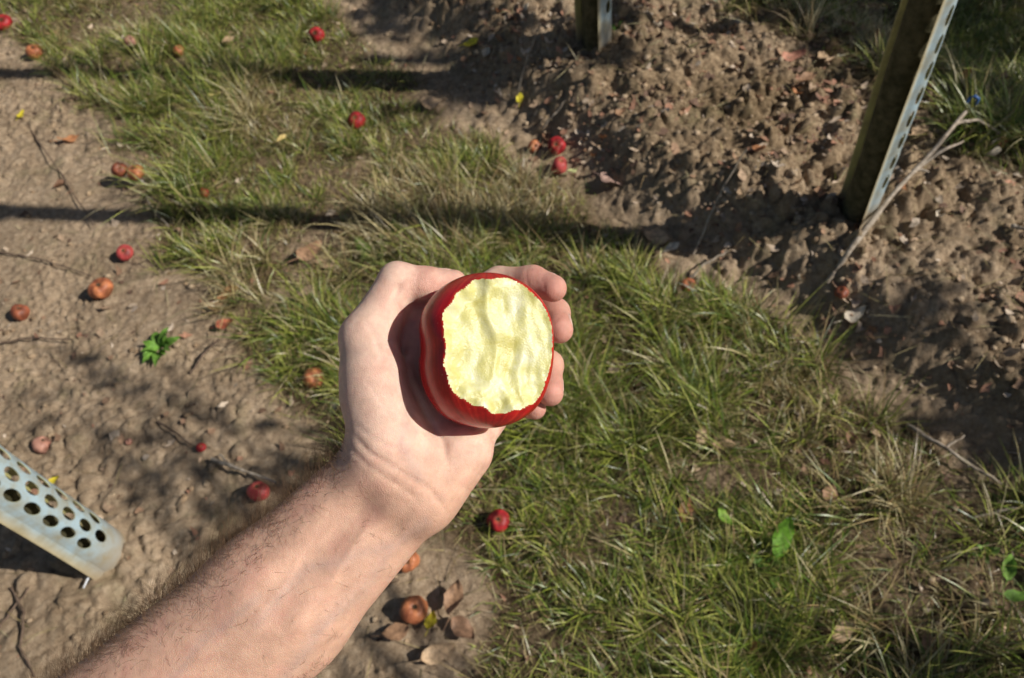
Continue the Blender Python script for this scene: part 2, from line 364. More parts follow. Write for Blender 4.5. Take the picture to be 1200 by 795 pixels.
# ------------------------------------------------------------------ tree guards and trees
MGUARD, N, L, P = newmat('guard_plastic')
geo = N.new('ShaderNodeNewGeometry'); at_ = N.new('ShaderNodeAttribute'); at_.attribute_name = 'tint'
nn = noise(N, L, 22, 5, .65, geo.outputs['Position']); r = ramp(N, L, nn.outputs[0], [(.40, (0, 0, 0)), (.70, (.8, .8, .8))])
c = mixc(N, L, r.outputs[0], at_.outputs[0], (.36, .30, .16)); n2 = noise(N, L, 300, 3, .5, geo.outputs['Position'])
tc = N.new('ShaderNodeTexCoord'); sp = N.new('ShaderNodeSeparateXYZ'); L.new(tc.outputs['Object'], sp.inputs[0])
mr = N.new('ShaderNodeMapRange'); mr.inputs[1].default_value = .12; mr.inputs[2].default_value = .0; L.new(sp.outputs[2], mr.inputs[0])
c = mixc(N, L, mr.outputs[0], c, (.40, .31, .20))
L.new(c, P.inputs['Base Color']); P.inputs['Roughness'].default_value = .42; P.inputs['Specular IOR Level'].default_value = .4
L.new(bump(N, L, n2.outputs[0], .15, .001), P.inputs['Normal'])
t_ = N.new('ShaderNodeBsdfTranslucent'); L.new(c, t_.inputs[0]); mx = N.new('ShaderNodeMixShader'); mx.inputs[0].default_value = .14
L.new(P.outputs[0], mx.inputs[1]); L.new(t_.outputs[0], mx.inputs[2]); L.new(mx.outputs[0], N['Material Output'].inputs[0])

def guard_mesh(name, h, rad, a0, a1, cols, vsp=.060, solid=.085, parent=None):
    """C shaped plastic tube from angle a0 to a1 (radians), staggered oval holes, flared lips"""
    th = .0022; V = []; Fq = []; C = []
    OUT = (.43, .57, .64); INN = (.62, .58, .24)
    dA = (a1 - a0) / cols; K = 20
    def put(a, z, inner):
        # lips flare: radius grows towards both free edges
        e = min(a - a0, a1 - a) / dA; fl = .013 * max(0, 1 - e / .6) ** 1.5
        rr = rad + fl - (th if inner else 0) + .0015 * math.sin(z * 9 + a * 2)
        V.append((rr * math.cos(a), rr * math.sin(a), z)); lp = max(0, 1 - e / .55); C.append(INN if inner else tuple(o_ * (1 - lp) + l_ * lp for o_, l_ in zip(OUT, (.56, .47, .28)))); return len(V) - 1
    def quadpatch(aa, ab, za, zb, na, nz):
        for inner in (0, 1):
            g = [[put(aa + (ab - aa) * i / na, za + (zb - za) * j / nz, inner) for i in range(na + 1)] for j in range(nz + 1)]
            for j in range(nz):
                for i in range(na):
                    q = [g[j][i], g[j][i + 1], g[j + 1][i + 1], g[j + 1][i]]; Fq.append(q if not inner else q[::-1])
    quadpatch(a0, a1, 0, solid, cols * 5, 4)
    for cidx in range(cols):
        al = a0 + cidx * dA; st = solid + (vsp / 2 if cidx % 2 else 0)
        if cidx % 2: quadpatch(al, al + dA, solid, solid + vsp / 2, 4, 2)
        nz = int((h - st) / vsp)
        edge = cidx == 0 or cidx == cols - 1
        for kz in range(nz):
            zb = st + kz * vsp
            if edge: quadpatch(al, al + dA, zb, zb + vsp, 4, 3); continue
            ac = al + dA / 2; zc = zb + vsp / 2; ha = dA * .38; hz = vsp * .37
            rings = {}
            for inner in (0, 1):
                hole = []; box = []
                for i in range(K):
                    t = 2 * math.pi * (i + .5) / K; ct, s_ = math.cos(t), math.sin(t)
                    hole.append(put(ac + ha * ct, zc + hz * s_, inner))
                    m = max(abs(ct), abs(s_)); box.append(put(ac + dA / 2 * ct / m, zc + vsp / 2 * s_ / m, inner))
                for i in range(K):
                    j = (i + 1) % K; q = [hole[i], box[i], box[j], hole[j]]; Fq.append(q if not inner else q[::-1])
                # corners
                rings[inner] = hole
            for i in range(K):
                j = (i + 1) % K; Fq.append([rings[0][i], rings[0][j], rings[1][j], rings[1][i]])
            # fill box corners (the ring above cuts them)
            for inner in (0, 1):
                for sa, sz in ((1, 1), (-1, 1), (-1, -1), (1, -1)):
                    c0 = put(ac + sa * dA / 2, zc + sz * vsp / 2, inner)
                    t1 = 2 * math.pi / K * .5; q1 = math.tan(math.pi / 4 - t1 if False else math.pi / 4)
                    # neighbours on each box side next to the corner
                    k1 = math.tan(2 * math.pi * (K // 8 + .5 - 1) / K) if False else None
                    ang = [2 * math.pi * (i + .5) / K for i in range(K)]
                    a_t = math.atan2(sz, sa) % (2 * math.pi)
                    near = sorted(range(K), key=lambda i: min(abs(ang[i] - a_t), 2 * math.pi - abs(ang[i] - a_t)))[:2]
                    pts = []
                    for i in near:
                        ct, s_ = math.cos(ang[i]), math.sin(ang[i]); m = max(abs(ct), abs(s_)); pts.append(put(ac + dA / 2 * ct / m, zc + vsp / 2 * s_ / m, inner))
                    Fq.append([c0, pts[0], pts[1], pts[1]])
        top = st + nz * vsp
        if h - top > 1e-4: quadpatch(al, al + dA, top, h, 4, 1)
    # free edges and rims
    for a in (a0, a1):
        n = int(h / .02); o = [put(a, h * i / n, 0) for i in range(n + 1)]; ii = [put(a, h * i / n, 1) for i in range(n + 1)]
        for i in range(n): Fq.append([o[i], o[i + 1], ii[i + 1], ii[i]])
    for z in (0, h):
        n = cols * 5; o = [put(a0 + (a1 - a0) * i / n, z, 0) for i in range(n + 1)]; ii = [put(a0 + (a1 - a0) * i / n, z, 1) for i in range(n + 1)]
        for i in range(n): Fq.append([o[i], o[i + 1], ii[i + 1], ii[i]])
    tri = [q for q in Fq if q[2] == q[3]]; qd = [q for q in Fq if q[2] != q[3]]
    me = bpy.data.meshes.new(name); me.from_pydata(V, [], qd + [t[:3] for t in tri])
    ca = me.color_attributes.new('tint', 'FLOAT_COLOR', 'POINT'); ca.data.foreach_set('color', np.array([(*c, 1) for c in C], np.float32).ravel())
    me.materials.append(MGUARD); me.polygons.foreach_set('use_smooth', [False] * len(me.polygons)); me.update()
    o = bpy.data.objects.new(name, me); col.objects.link(o)
    return o

def leaves_mesh(name, P, size, parent):
    n = len(P); s = rng.uniform(size[0], size[1], n)
    gu = np.array([-1, -.35, -.35, .35, .35, 1]); gv = np.array([0, -.42, .42, -.45, .45, 0]); gz = np.array([.1, .12, .12, .1, .1, -.25])
    az = rng.uniform(0, 6.283, n); el = rng.normal(-.4, .5, n); ro = rng.normal(0, .7, n)
    D = np.stack([np.cos(az) * np.cos(el), np.sin(az) * np.cos(el), np.sin(el)], -1)
    S = np.stack([-np.sin(az), np.cos(az), np.zeros(n)], -1); U = np.cross(D, S)
    S2 = S * np.cos(ro)[:, None] + U * np.sin(ro)[:, None]; U2 = np.cross(D, S2)
    V = P[:, None] + s[:, None, None] * (gu[None, :, None] * D[:, None] + gv[None, :, None] * S2[:, None] + gz[None, :, None] * U2[:, None])
    q = np.array([[1, 3, 4, 2]]); tr = np.array([[0, 1, 2], [3, 5, 4]])
    Fq = (np.arange(n) * 6)[:, None, None] + np.array([[0, 1, 2], [1, 3, 4], [1, 4, 2], [3, 5, 4]])[None]
    c = np.array([(.07, .12, .025), (.10, .16, .03), (.13, .17, .04), (.20, .18, .05)])[rng.integers(0, 4, n)] * rng.uniform(.8, 1.2, (n, 1))
    return mesh_from(name, V.reshape(-1, 3), Fq.reshape(-1, 3), MLEAFG, parent, colors=np.repeat(c, 6, 0))

def orchard_tree(base, label, group, hgt, tr, clumps, slit=None, gh=.62, grad=.05, lean=(0, 0), glabel=None):
    """clumps: (world x, y, z, radius, leaves)"""
    bz = Hs(*base) - .02; root = empty('apple_tree', (base[0], base[1], bz)); tag(root, label, 'tree', group)
    top = np.array([lean[0], lean[1], hgt])
    P = wob([(0, 0, -.03), tuple(top * .5), tuple(top)], 14, .006); P[0] = (0, 0, -.05)
    V, Fq = tube(P, np.linspace(tr, tr * .72, 14), 12); mesh_from('trunk', V, Fq, MBARK, root)
    if clumps:
        parts = []; LP = []
        for (x, y, z, r_, n) in clumps:
            c = np.array([x - base[0], y - base[1], z - bz]); hz = min(hgt * .95, max(1.0, c[2] - .35 * math.hypot(c[0], c[1])))
            s = top * (hz / hgt) + (0, 0, 0); B = wob([s, (s + c) / 2 + (0, 0, .06), c], 9, .012)
            parts.append(tube(B, np.linspace(.011, .004, 9), 6))
            for _ in range(max(3, n // 26)):
                d = rng.normal(0, 1, 3); d /= np.linalg.norm(d); e = c + d * r_ * rng.uniform(.5, 1)
                st = B[rng.integers(4, 9)]; parts.append(tube(wob([st, (st + e) / 2, e], 5, .01), np.linspace(.004, .0015, 5), 4))
                k = max(3, n // max(3, n // 26)); t = rng.uniform(.2, 1.05, k)[:, None]
                LP.append(st + (e - st) * t + rng.normal(0, .028, (k, 3)))
        parts.append(tube([(0, 0, .9), tuple(top * .6 + (0, 0, .1)), tuple(top)], [.014, .012, .006], 6))
        V, Fq = merge(parts); mesh_from('branches', V, Fq, MBARK, root)
        leaves_mesh('crown', np.vstack(LP), (.022, .038), root)
    if slit is not None:
        g = guard_mesh('tree_guard', gh, grad, slit[0], slit[1], slit[2]); g.location = (base[0], base[1], bz)
        tag(g, glabel, 'tree guard', 'perforated plastic tree guards')
    return root
def clump_for(px, py, z, r_, n):             # foliage at height z whose shadow reaches that spot of ground
    g = G(px, py); o = z / math.tan(EL); return (g[0] - SH[0] * o, g[1] - SH[1] * o, z, r_, n)
PR = G(1003, 250); PM = G(698, 52); PL = G(120, 648)
ca = lambda p: math.atan2(-p[1], -p[0])      # direction from post to the camera
# seen from the camera, positive offset = counter-clockwise (to the picture's right side)
def slit_for(p, near, back, cols):           # wall starts `near` rad ccw of the camera direction and runs ccw to `back` rad short of it
    return (ca(p) + near, ca(p) + 2 * math.pi - back, cols)
orchard_tree(PR, 'apple tree trunk rising inside the right guard, long shadow falling left', 'apple trees in the orchard rows', 2.9, .037,
             [clump_for(-60, 250, 2.25, .2, 90), clump_for(-150, 300, 2.4, .3, 160), clump_for(-120, 180, 2.5, .3, 160), clump_for(-260, 250, 2.7, .3, 200)],
             slit_for(PR, R(20), R(118), 8), .95, .045, (.0, .0), 'pale blue perforated tree guard on the bank, open side in shade, beside the forked branch')
orchard_tree(PM, 'apple tree trunk rising inside the guard at the top middle', 'apple trees in the orchard rows', 2.9, .038,
             [clump_for(-200, 110, 2.3, .3, 160), clump_for(-300, 60, 2.6, .3, 160)],
             slit_for(PM, R(8), R(105), 8), .70, .050, (0, 0), 'tree guard of pale plastic cut by the top edge, standing behind the soil bank')
orchard_tree(PL, 'apple tree trunk rising inside the lower left guard', 'apple trees in the orchard rows', 2.9, .022,
             [(PL[0] - .3, PL[1] + .1, 2.3, .3, 120), (PL[0] + .1, PL[1] - .3, 2.6, .3, 120)],
             slit_for(PL, -R(52), R(128), 9), .85, .054, (0, 0), 'pale blue tree guard full of oval holes at the lower left on bare dirt')
T5 = np.array([2.30, -1.05]); T0 = np.array([-.08, 3.35])
orchard_tree(T5, 'apple tree further down the near row, out to the right', 'apple trees in the orchard rows', 3.0, .028,
             [clump_for(200, 430, 1.95, .09, 18), clump_for(90, 400, 2.1, .10, 14), clump_for(150, 480, 2.0, .12, 24), clump_for(305, 515, 2.0, .11, 24), clump_for(240, 550, 2.2, .12, 22), clump_for(60, 440, 2.3, .12, 18), clump_for(1165, 455, 1.75, .16, 120),
              clump_for(1000, 760, 1.8, .12, 36), clump_for(870, 700, 1.8, .10, 22), clump_for(1120, 690, 1.8, .12, 36), (T5[0] + .1, T5[1] - .1, 2.8, .3, 200)])
orchard_tree(T0, 'apple tree at the far end of the near row beyond the top edge', 'apple trees in the orchard rows', 3.0, .028, [(T0[0], T0[1], 2.6, .35, 200), (T0[0] - .5, T0[1] + .1, 2.3, .25, 150)])
# next row beyond the bank: fuller trees that shade the upper right
for i, (b, cl) in enumerate([((2.95, 2.3), [clump_for(1160, 30, 1.7, .28, 420), clump_for(1080, 60, 1.9, .26, 340), clump_for(960, 20, 1.9, .26, 340), clump_for(1180, 150, 1.75, .22, 300), clump_for(1130, 110, 1.9, .20, 380), clump_for(1150, 170, 1.9, .16, 260), clump_for(1090, 150, 2.0, .12, 160), clump_for(1010, 60, 2.0, .18, 260), clump_for(940, 40, 2.1, .18, 200), clump_for(880, 20, 2.2, .2, 220)]),
                            ((2.4, 3.6), [clump_for(540, 30, 1.9, .14, 140), clump_for(560, 90, 2.1, .10, 70), clump_for(430, 20, 2.0, .16, 140), clump_for(930, -30, 1.8, .3, 380), clump_for(1050, -40, 1.8, .3, 380), clump_for(330, -20, 2.1, .15, 90)]),
                            ((3.4, 1.3), [clump_for(1190, 210, 2.0, .14, 110), clump_for(1190, 440, 2.0, .12, 80), clump_for(1000, 400, 2.4, .10, 40), (3.3, 1.2, 2.6, .4, 260)])]):
    orchard_tree(np.array(b), ['leafy apple tree of the next row beyond the bank, right of the frame', 'leafy apple tree of the next row, beyond the top right corner', 'leafy apple tree of the next row, outermost on the right'][i], 'apple trees in the orchard rows', 3.1, .035, cl)

# ------------------------------------------------------------------ hand, forearm and bitten apple (modelled as smooth distance fields in camera-frame millimetres, then meshed)
def Pc(px, py, d): return np.array([(px - 600) / F * d, -(py - 397.5) / F * d, -d]) * 1000
def to_world(V): return (V / 1000) @ M.T + CAM
def smin(a, b, k):
    h = np.clip(.5 + .5 * (b - a) / k, 0, 1); return b + (a - b) * h - k * h * (1 - h)
def cone(p, A, B, ra, rb, flat=1.0, nrm=None, bend=0):
    A = np.asarray(A, float); B = np.asarray(B, float); e = B - A; t = np.clip(((p - A) @ e) / (e @ e), 0, 1)
    q = p - A - t[:, None] * e; r_ = ra + (rb - ra) * t
    if nrm is None or flat == 1.0: return np.linalg.norm(q, axis=1) - r_
    qn = q @ nrm; q2 = q + np.outer(qn * (flat - 1), nrm); l2 = np.linalg.norm(q2, axis=1) + 1e-6
    g = np.linalg.norm(q2 + np.outer(q2 @ nrm * (flat - 1), nrm), axis=1) + 1e-6
    return (l2 - r_) * l2 / g
def surface(fn, lo, hi, h, margin=10.0, coarse=6):
    n = [int((hi[i] - lo[i]) / h / coarse + 2) * coarse for i in range(3)]
    ax = [lo[i] + h * np.arange(n[i] + 1) for i in range(3)]
    cg = np.stack(np.meshgrid(*[a[::coarse] for a in ax], indexing='ij'), -1); cs = cg.shape[:3]
    cdv = fn(cg.reshape(-1, 3)).reshape(cs)
    D = np.full([k + 1 for k in n], 99.0, np.float32)
    act = np.abs(cdv) < h * coarse * 1.9 + margin * .2
    ids = np.argwhere(act); o = np.arange(coarse)
    off_ = np.stack(np.meshgrid(o, o, o, indexing='ij'), -1).reshape(-1, 3) - coarse // 2
    D[...] = np.repeat(np.repeat(np.repeat(np.sign(cdv), coarse, 0), coarse, 1), coarse, 2)[:n[0] + 1, :n[1] + 1, :n[2] + 1] * 99
    for s in range(0, len(ids), 4000):
        I_ = (ids[s:s + 4000, None] * coarse + off_[None]).reshape(-1, 3)
        ok = np.all((I_ >= 0) & (I_ <= np.array(n)), 1); I_ = I_[ok]
        D[I_[:, 0], I_[:, 1], I_[:, 2]] = fn(np.array(lo) + I_ * h)
    # surface nets
    S = D < 0; cnt = np.zeros([k for k in n], np.uint8)
    sl_ = lambda a, i: (slice(a[0], a[0] + n[0]), slice(a[1], a[1] + n[1]), slice(a[2], a[2] + n[2]))
    cor = [(i, j, k) for i in (0, 1) for j in (0, 1) for k in (0, 1)]
    for c_ in cor: cnt += S[sl_(c_, 0)]
    A = np.argwhere((cnt > 0) & (cnt < 8)); idm = np.full([k for k in n], -1, np.int32); idm[tuple(A.T)] = np.arange(len(A))
    acc = np.zeros((len(A), 3)); num = np.zeros(len(A))
    for c0 in cor:
        for axn in range(3):
            if c0[axn]: continue
            c1 = list(c0); c1[axn] = 1
            i0 = A + c0; i1 = A + c1; d0 = D[tuple(i0.T)]; d1 = D[tuple(i1.T)]; m = (d0 < 0) != (d1 < 0)
            t = np.where(m, d0 / np.where(m, d0 - d1, 1), 0); v = np.tile(np.array(c0, float), (len(A), 1)); v[:, axn] = t
            acc[m] += v[m]; num[m] += 1
    V = np.array(lo) + h * (A + acc / num[:, None])
    Fq = []
    for axn in range(3):
        b, c_ = (axn + 1) % 3, (axn + 2) % 3
        s0 = [slice(0, -1)] * 3; s1 = [slice(0, -1)] * 3; s1[axn] = slice(1, None)
        a0_ = S[tuple(slice(0, n[k]) for k in range(3))]
        sh = [slice(0, n[k]) for k in range(3)]; sh[axn] = slice(1, n[axn] + 1); a1_ = S[tuple(sh)]
        E_ = np.argwhere(a0_ != a1_); E_ = E_[(E_[:, b] > 0) & (E_[:, c_] > 0)]
        db = np.zeros(3, int); db[b] = 1; dc = np.zeros(3, int); dc[c_] = 1
        q = np.stack([idm[tuple((E_ - db - dc).T)], idm[tuple((E_ - dc).T)], idm[tuple(E_.T)], idm[tuple((E_ - db).T)]], 1)
        fl = a0_[tuple(E_.T)]; q[~fl] = q[~fl][:, ::-1]; Fq.append(q)
    Fq = np.vstack(Fq); Fq = Fq[np.all(Fq >= 0, 1)]
    for _ in range(3):                       # pull the vertices onto the exact surface
        d = fn(V); e = .15
        g = np.stack([fn(V + e * np.eye(3)[i]) - d for i in range(3)], 1) / e
        V = V - np.clip(d, -h, h)[:, None] * g / (np.sum(g * g, 1)[:, None] + .15) * .9
    return V, Fq
def n3(p, s, seed):                          # cheap smooth 3-D noise
    return (vn(p[:, 0] * s + 3.1, p[:, 1] * s + p[:, 2] * s * .73, seed) + vn(p[:, 1] * s - 7.7, p[:, 2] * s + p[:, 0] * s * .61, seed + 1) + vn(p[:, 2] * s + 1.9, p[:, 0] * s - p[:, 1] * s * .57, seed + 2))

# ---- apple
DA = .420; AC = Pc(571, 412, DA); AS = DA / F * 1000
AOUT = [(820, 380), (815, 300), (790, 230), (740, 175), (680, 140), (600, 122), (520, 128), (450, 155), (400, 192), (362, 240), (343, 300), (352, 385), (340, 450), (352, 520), (388, 590), (430, 637), (500, 665), (580, 678), (660, 665), (720, 637), (772, 590), (803, 520), (818, 450)]
_a = [(math.atan2(-(y - 403), x - 584), math.hypot(x - 584, y - 403) / 3.056 * AS) for x, y in AOUT]; _a.sort()
_t = np.array([q[0] for q in _a]); _r = np.array([q[1] for q in _a])
_t = np.concatenate([_t - 2 * math.pi, _t, _t + 2 * math.pi]); _r = np.tile(_r, 3)
_tf = np.linspace(-math.pi, math.pi, 361); _rf = np.interp(_tf, _t, _r)
_rf = np.mean([np.roll(_rf[:-1], k) for k in range(-9, 10)], 0); _rf = np.append(_rf, _rf[0])
VIEW = AC / np.linalg.norm(AC)               # camera -> apple
def apple_body(p):
    q = p - AC; r_ = np.linalg.norm(q, axis=1) + 1e-6; nz = q[:, 2] / r_
    ph = np.arctan2(q[:, 1], q[:, 0]); Rr = np.interp(ph, _tf, _rf) * (1 - nz ** 2) + 37.5 * nz ** 2
    Rr = Rr + 1.0 * np.sin(5 * ph + .6) * (1 - nz ** 2) * nz * 1.2
    return (r_ - Rr) * .93
BN = np.array([.28, .13, .95]); BN /= np.linalg.norm(BN)
BU = np.cross([0, 1.0, 0], BN); BU /= np.linalg.norm(BU); BV = np.cross(BN, BU)
def bite_plane(p):
    q = p - AC; u = q @ BU; v = q @ BV; h = q @ BN
    uu = u + 2.5 * vn(v * .06, u * .03, 701) * 3 + .12 * v
    f = 99.0
    for cu, cv, c0, k_ in ((-13, 17, 19.6, .021), (8, 19, 19.0, .018), (22, 5, 19.4, .020), (-11, -6, 18.6, .018), (9, -9, 18.2, .020), (0, -25, 20.0, .022), (20, -18, 19.4, .020)):
        g = c0 + k_ * ((u - cu + 1.2 * vn(v * .1, v * 0 + cu, 716)) ** 2 + (.62 * (v - cv)) ** 2) + .28 * np.sin((uu - cu) * .8) * np.exp(-((v - cv) / 9) ** 2)
        f = smin(f, g, 1.3)
    f = f - .9 * np.exp(-((uu + 8) / 3.0) ** 2) * sst(-8, 14, v) - 1.0 * np.exp(-((uu - 5) / 3.2) ** 2) * sst(10, -10, v) - 1.1 * np.exp(-((uu - 14) / 2.6) ** 2) * sst(2, -20, v)
    f = f + 1.6 * vn(uu * .12, v * .09, 710) + .7 * vn(u * .20, v * .13, 711) + .16 * vn(u * .6, v * .5, 712) + .07 * vn(u * 1.7, v * 1.6, 713)
    rr = np.hypot(u - 5, v - 3); f = f - 1.0 * sst(8, 32, rr) + 3.6 * sst(19, 30, rr) * (vn(u * .13, v * .13, 720) + .16 * vn(u * .42, v * .42, 721)) + 2.2 * sst(-13, -32, v) * .4
    return h - f
ph_ = np.arctan2
def bite_edge(p):
    q = p - AC; a_ = np.arctan2(q @ BV - 3, q @ BU - 5); return 1.5 * vn(a_ * 4.5, a_ * 0 + .5, 730) + .9 * vn(a_ * 13, a_ * 0 + .2, 731)
def apple_all(p): return np.maximum(apple_body(p), bite_plane(p) + 0 * p[:, 0])
V, Fq = surface(apple_all, AC - 50, AC + 50, .8)
fc = V[Fq].mean(1); isf = (bite_plane(fc) > apple_body(fc))
def sub(V, Fq):
    u, inv = np.unique(Fq, return_inverse=True); return V[u], inv.reshape(Fq.shape)
MFLESH, N, L, P = newmat('apple_flesh')
co = N.new('ShaderNodeNewGeometry').outputs['Position']
na = noise(N, L, 75, 4, .55, co, .6); r = ramp(N, L, na.outputs[0], [(.30, (.56, .50, .15)), (.48, (.67, .63, .28)), (.66, (.74, .71, .46))])
nb_ = noise(N, L, 900, 3, .6, co); nc = noise(N, L, 260, 4, .6, co)
L.new(r.outputs[0], P.inputs['Base Color']); P.inputs['Roughness'].default_value = .36; P.inputs['Specular IOR Level'].default_value = .5
P.inputs['Subsurface Weight'].default_value = .55; P.inputs['Subsurface Radius'].default_value = (1, .9, .4); P.inputs['Subsurface Scale'].default_value = .004
b = bump(N, L, nc.outputs[0], .15, .001); b = bump(N, L, nb_.outputs[0], .5, .0006, b); L.new(b, P.inputs['Normal'])
MSKIN, N, L, P = newmat('apple_skin')
at_ = N.new('ShaderNodeAttribute'); at_.attribute_name = 'tint'; co = N.new('ShaderNodeNewGeometry').outputs['Position']
na = noise(N, L, 130, 5, .7, co); r = ramp(N, L, na.outputs[0], [(.3, (.75, .7, .7)), (.7, (1.2, 1.15, 1.1))])
vo = N.new('ShaderNodeTexVoronoi'); vo.inputs['Scale'].default_value = 260; L.new(co, vo.inputs['Vector']); rv = ramp(N, L, vo.outputs[0], [(.0, (1, 1, 1)), (.13, (0, 0, 0))])
c = mixc(N, L, 1.0, at_.outputs[0], r.outputs[0], 'MULTIPLY'); c2 = mixc(N, L, rv.outputs[0], (0, 0, 0), (.35, .35, .35)); c = mixc(N, L, c2, c, (.62, .28, .16))
L.new(c, P.inputs['Base Color']); P.inputs['Roughness'].default_value = .24; P.inputs['Specular IOR Level'].default_value = .3; P.inputs['Coat Weight'].default_value = .0; P.inputs['Coat Roughness'].default_value = .2
apple = empty('bitten_apple', to_world(AC[None])[0].tolist()); tag(apple, 'large red apple with a big fresh bite showing pale yellow flesh, held in the hand', 'apple')
ao = to_world(AC[None])[0]
v, f = sub(V, Fq[isf]); fl = mesh_from('flesh', to_world(v) - ao, f, MFLESH, apple)
v, f = sub(V, Fq[~isf]); q = v - AC
st = vn(np.arctan2(q[:, 0], q[:, 2]) * 16, q[:, 1] * .03, 740) + .6 * vn(np.arctan2(q[:, 0], q[:, 2]) * 38, q[:, 1] * .05, 741)
base = np.array([.47, .010, .014])[None] * (1 + .5 * st[:, None]); warm = sst(.25, .7, st + .4 * vn(q[:, 0] * .08, q[:, 1] * .08, 742))[:, None]
c = base * (1 - .35 * warm) + np.array([.60, .12, .03]) * .35 * warm
edge = (1 - sst(0, 1.1, np.abs(bite_plane(v))))[:, None] * .3; c = c * (1 - edge) + np.array([.55, .16, .05]) * edge
sk = mesh_from('skin', to_world(v) - ao, f, MSKIN, apple, colors=c)

# ---- hand and forearm
NV = np.array([0, 0, 1.0])
FING = {
 'index':  ([(502, 372, .462), (585, 331, .476), (624, 330, .465), (648, 338, .457)], [10.5, 9.4, 8.8, 8.1]),
 'middle': ([(540, 388, .474), (628, 366, .486), (650, 367, .476), (656, 387, .458)], [10.5, 9.4, 8.6, 7.9]),
 'ring':   ([(568, 430, .478), (622, 415, .492), (643, 428, .480), (645, 461, .458)], [10.2, 9.0, 8.3, 7.7]),
 'pinky':  ([(576, 478, .468), (604, 468, .486), (620, 474, .478), (627, 479, .464)], [10, 8.2, 7.6, 6.6]),
}
WR = [(456, 573, .434), (324, 708, .428), (126, 886, .425), (-70, 1050, .428)]
def hand_sdf(p):
    out = np.full(len(p), 50.0)
    # palm and wrist
    def c_(a, b, ra, rb, fl=1.0, n=None): return cone(p, Pc(*a), Pc(*b), ra, rb, fl, n)
    d = c_(WR[0], WR[1], 33.5, 41, 1.42, NV)
    d = smin(d, c_(WR[1], WR[2], 41, 50, 1.36, NV), 10)
    d = smin(d, c_(WR[2], WR[3], 46, 46, 1.15, NV), 10)
    d = smin(d, c_((470, 552, .430), (498, 385, .454), 15, 10.5), 12)
    d = smin(d, c_((480, 560, .431), (538, 396, .468), 16, 10.5), 12)
    d = smin(d, c_((490, 570, .431), (564, 436, .472), 16, 11), 12)
    d = smin(d, c_((498, 576, .429), (572, 488, .460), 17, 12), 12)
    d = smin(d, c_((491, 579, .427), (544, 529, .435), 18.5, 15.5), 12)          # heel below the little finger
    d = smin(d, c_((455, 548, .4245), (440, 440, .4235), 21.5, 17.5), 14)          # ball of the thumb
    d = smin(d, c_((440, 460, .4285), (431, 398, .431), 18.5, 14.5), 8)
    d = smin(d, c_((440, 400, .446), (500, 378, .462), 12, 10), 10); d = smin(d, c_((462, 366, .450), (515, 350, .468), 10, 9), 8)
    # thumb
    th = c_((431, 396, .433), (466, 330, .441), 14.5, 10.6)
    th = smin(th, c_((466, 330, .441), (500, 333, .443), 10.6, 9.6), 4)
    th = smin(th, c_((500, 333, .443), (532, 331, .446), 9.6, 7.2), 3)
    d = smin(d, th, 7)
    for k_, (J, r_) in FING.items():
        f = cone(p, Pc(*J[0]), Pc(*J[1]), r_[0], r_[1])
        f = smin(f, cone(p, Pc(*J[1]), Pc(*J[2]), r_[1], r_[2]), 3)
        f = smin(f, cone(p, Pc(*J[2]), Pc(*J[3]), r_[2], r_[3]), 5)
        out = np.minimum(out, f)
    base_ = smin(d, out, 4.0)
    # surface relief, seen in the photo's projection of each point
    z = -p[:, 2] / 1000; px = 600 + F * p[:, 0] / 1000 / z; py = 397.5 - F * p[:, 1] / 1000 / z
    front = sst(.49, .44, z)
    def line(pts):
        dd = np.full(len(p), 1e9); s_ = np.zeros(len(p)); nseg = len(pts) - 1
        for i in range(nseg):
            a = np.array(pts[i], float); b = np.array(pts[i + 1], float); e = b - a
            t = np.clip(((px - a[0]) * e[0] + (py - a[1]) * e[1]) / (e @ e), 0, 1); q = np.hypot(px - a[0] - e[0] * t, py - a[1] - e[1] * t)
            m = q < dd; dd = np.where(m, q, dd); s_ = np.where(m, (i + t) / nseg, s_)
        return dd, s_
    near = np.abs(base_) < 6
    if near.any():
        rel = 0
        for pts, amp, w_, in RELIEF:
            dd, s_ = line(pts); rel = rel + amp * np.exp(-(dd / w_) ** 2) * sst(0, .2, s_) * sst(1, .8, s_)
        base_ = base_ - front * rel * near
    return base_
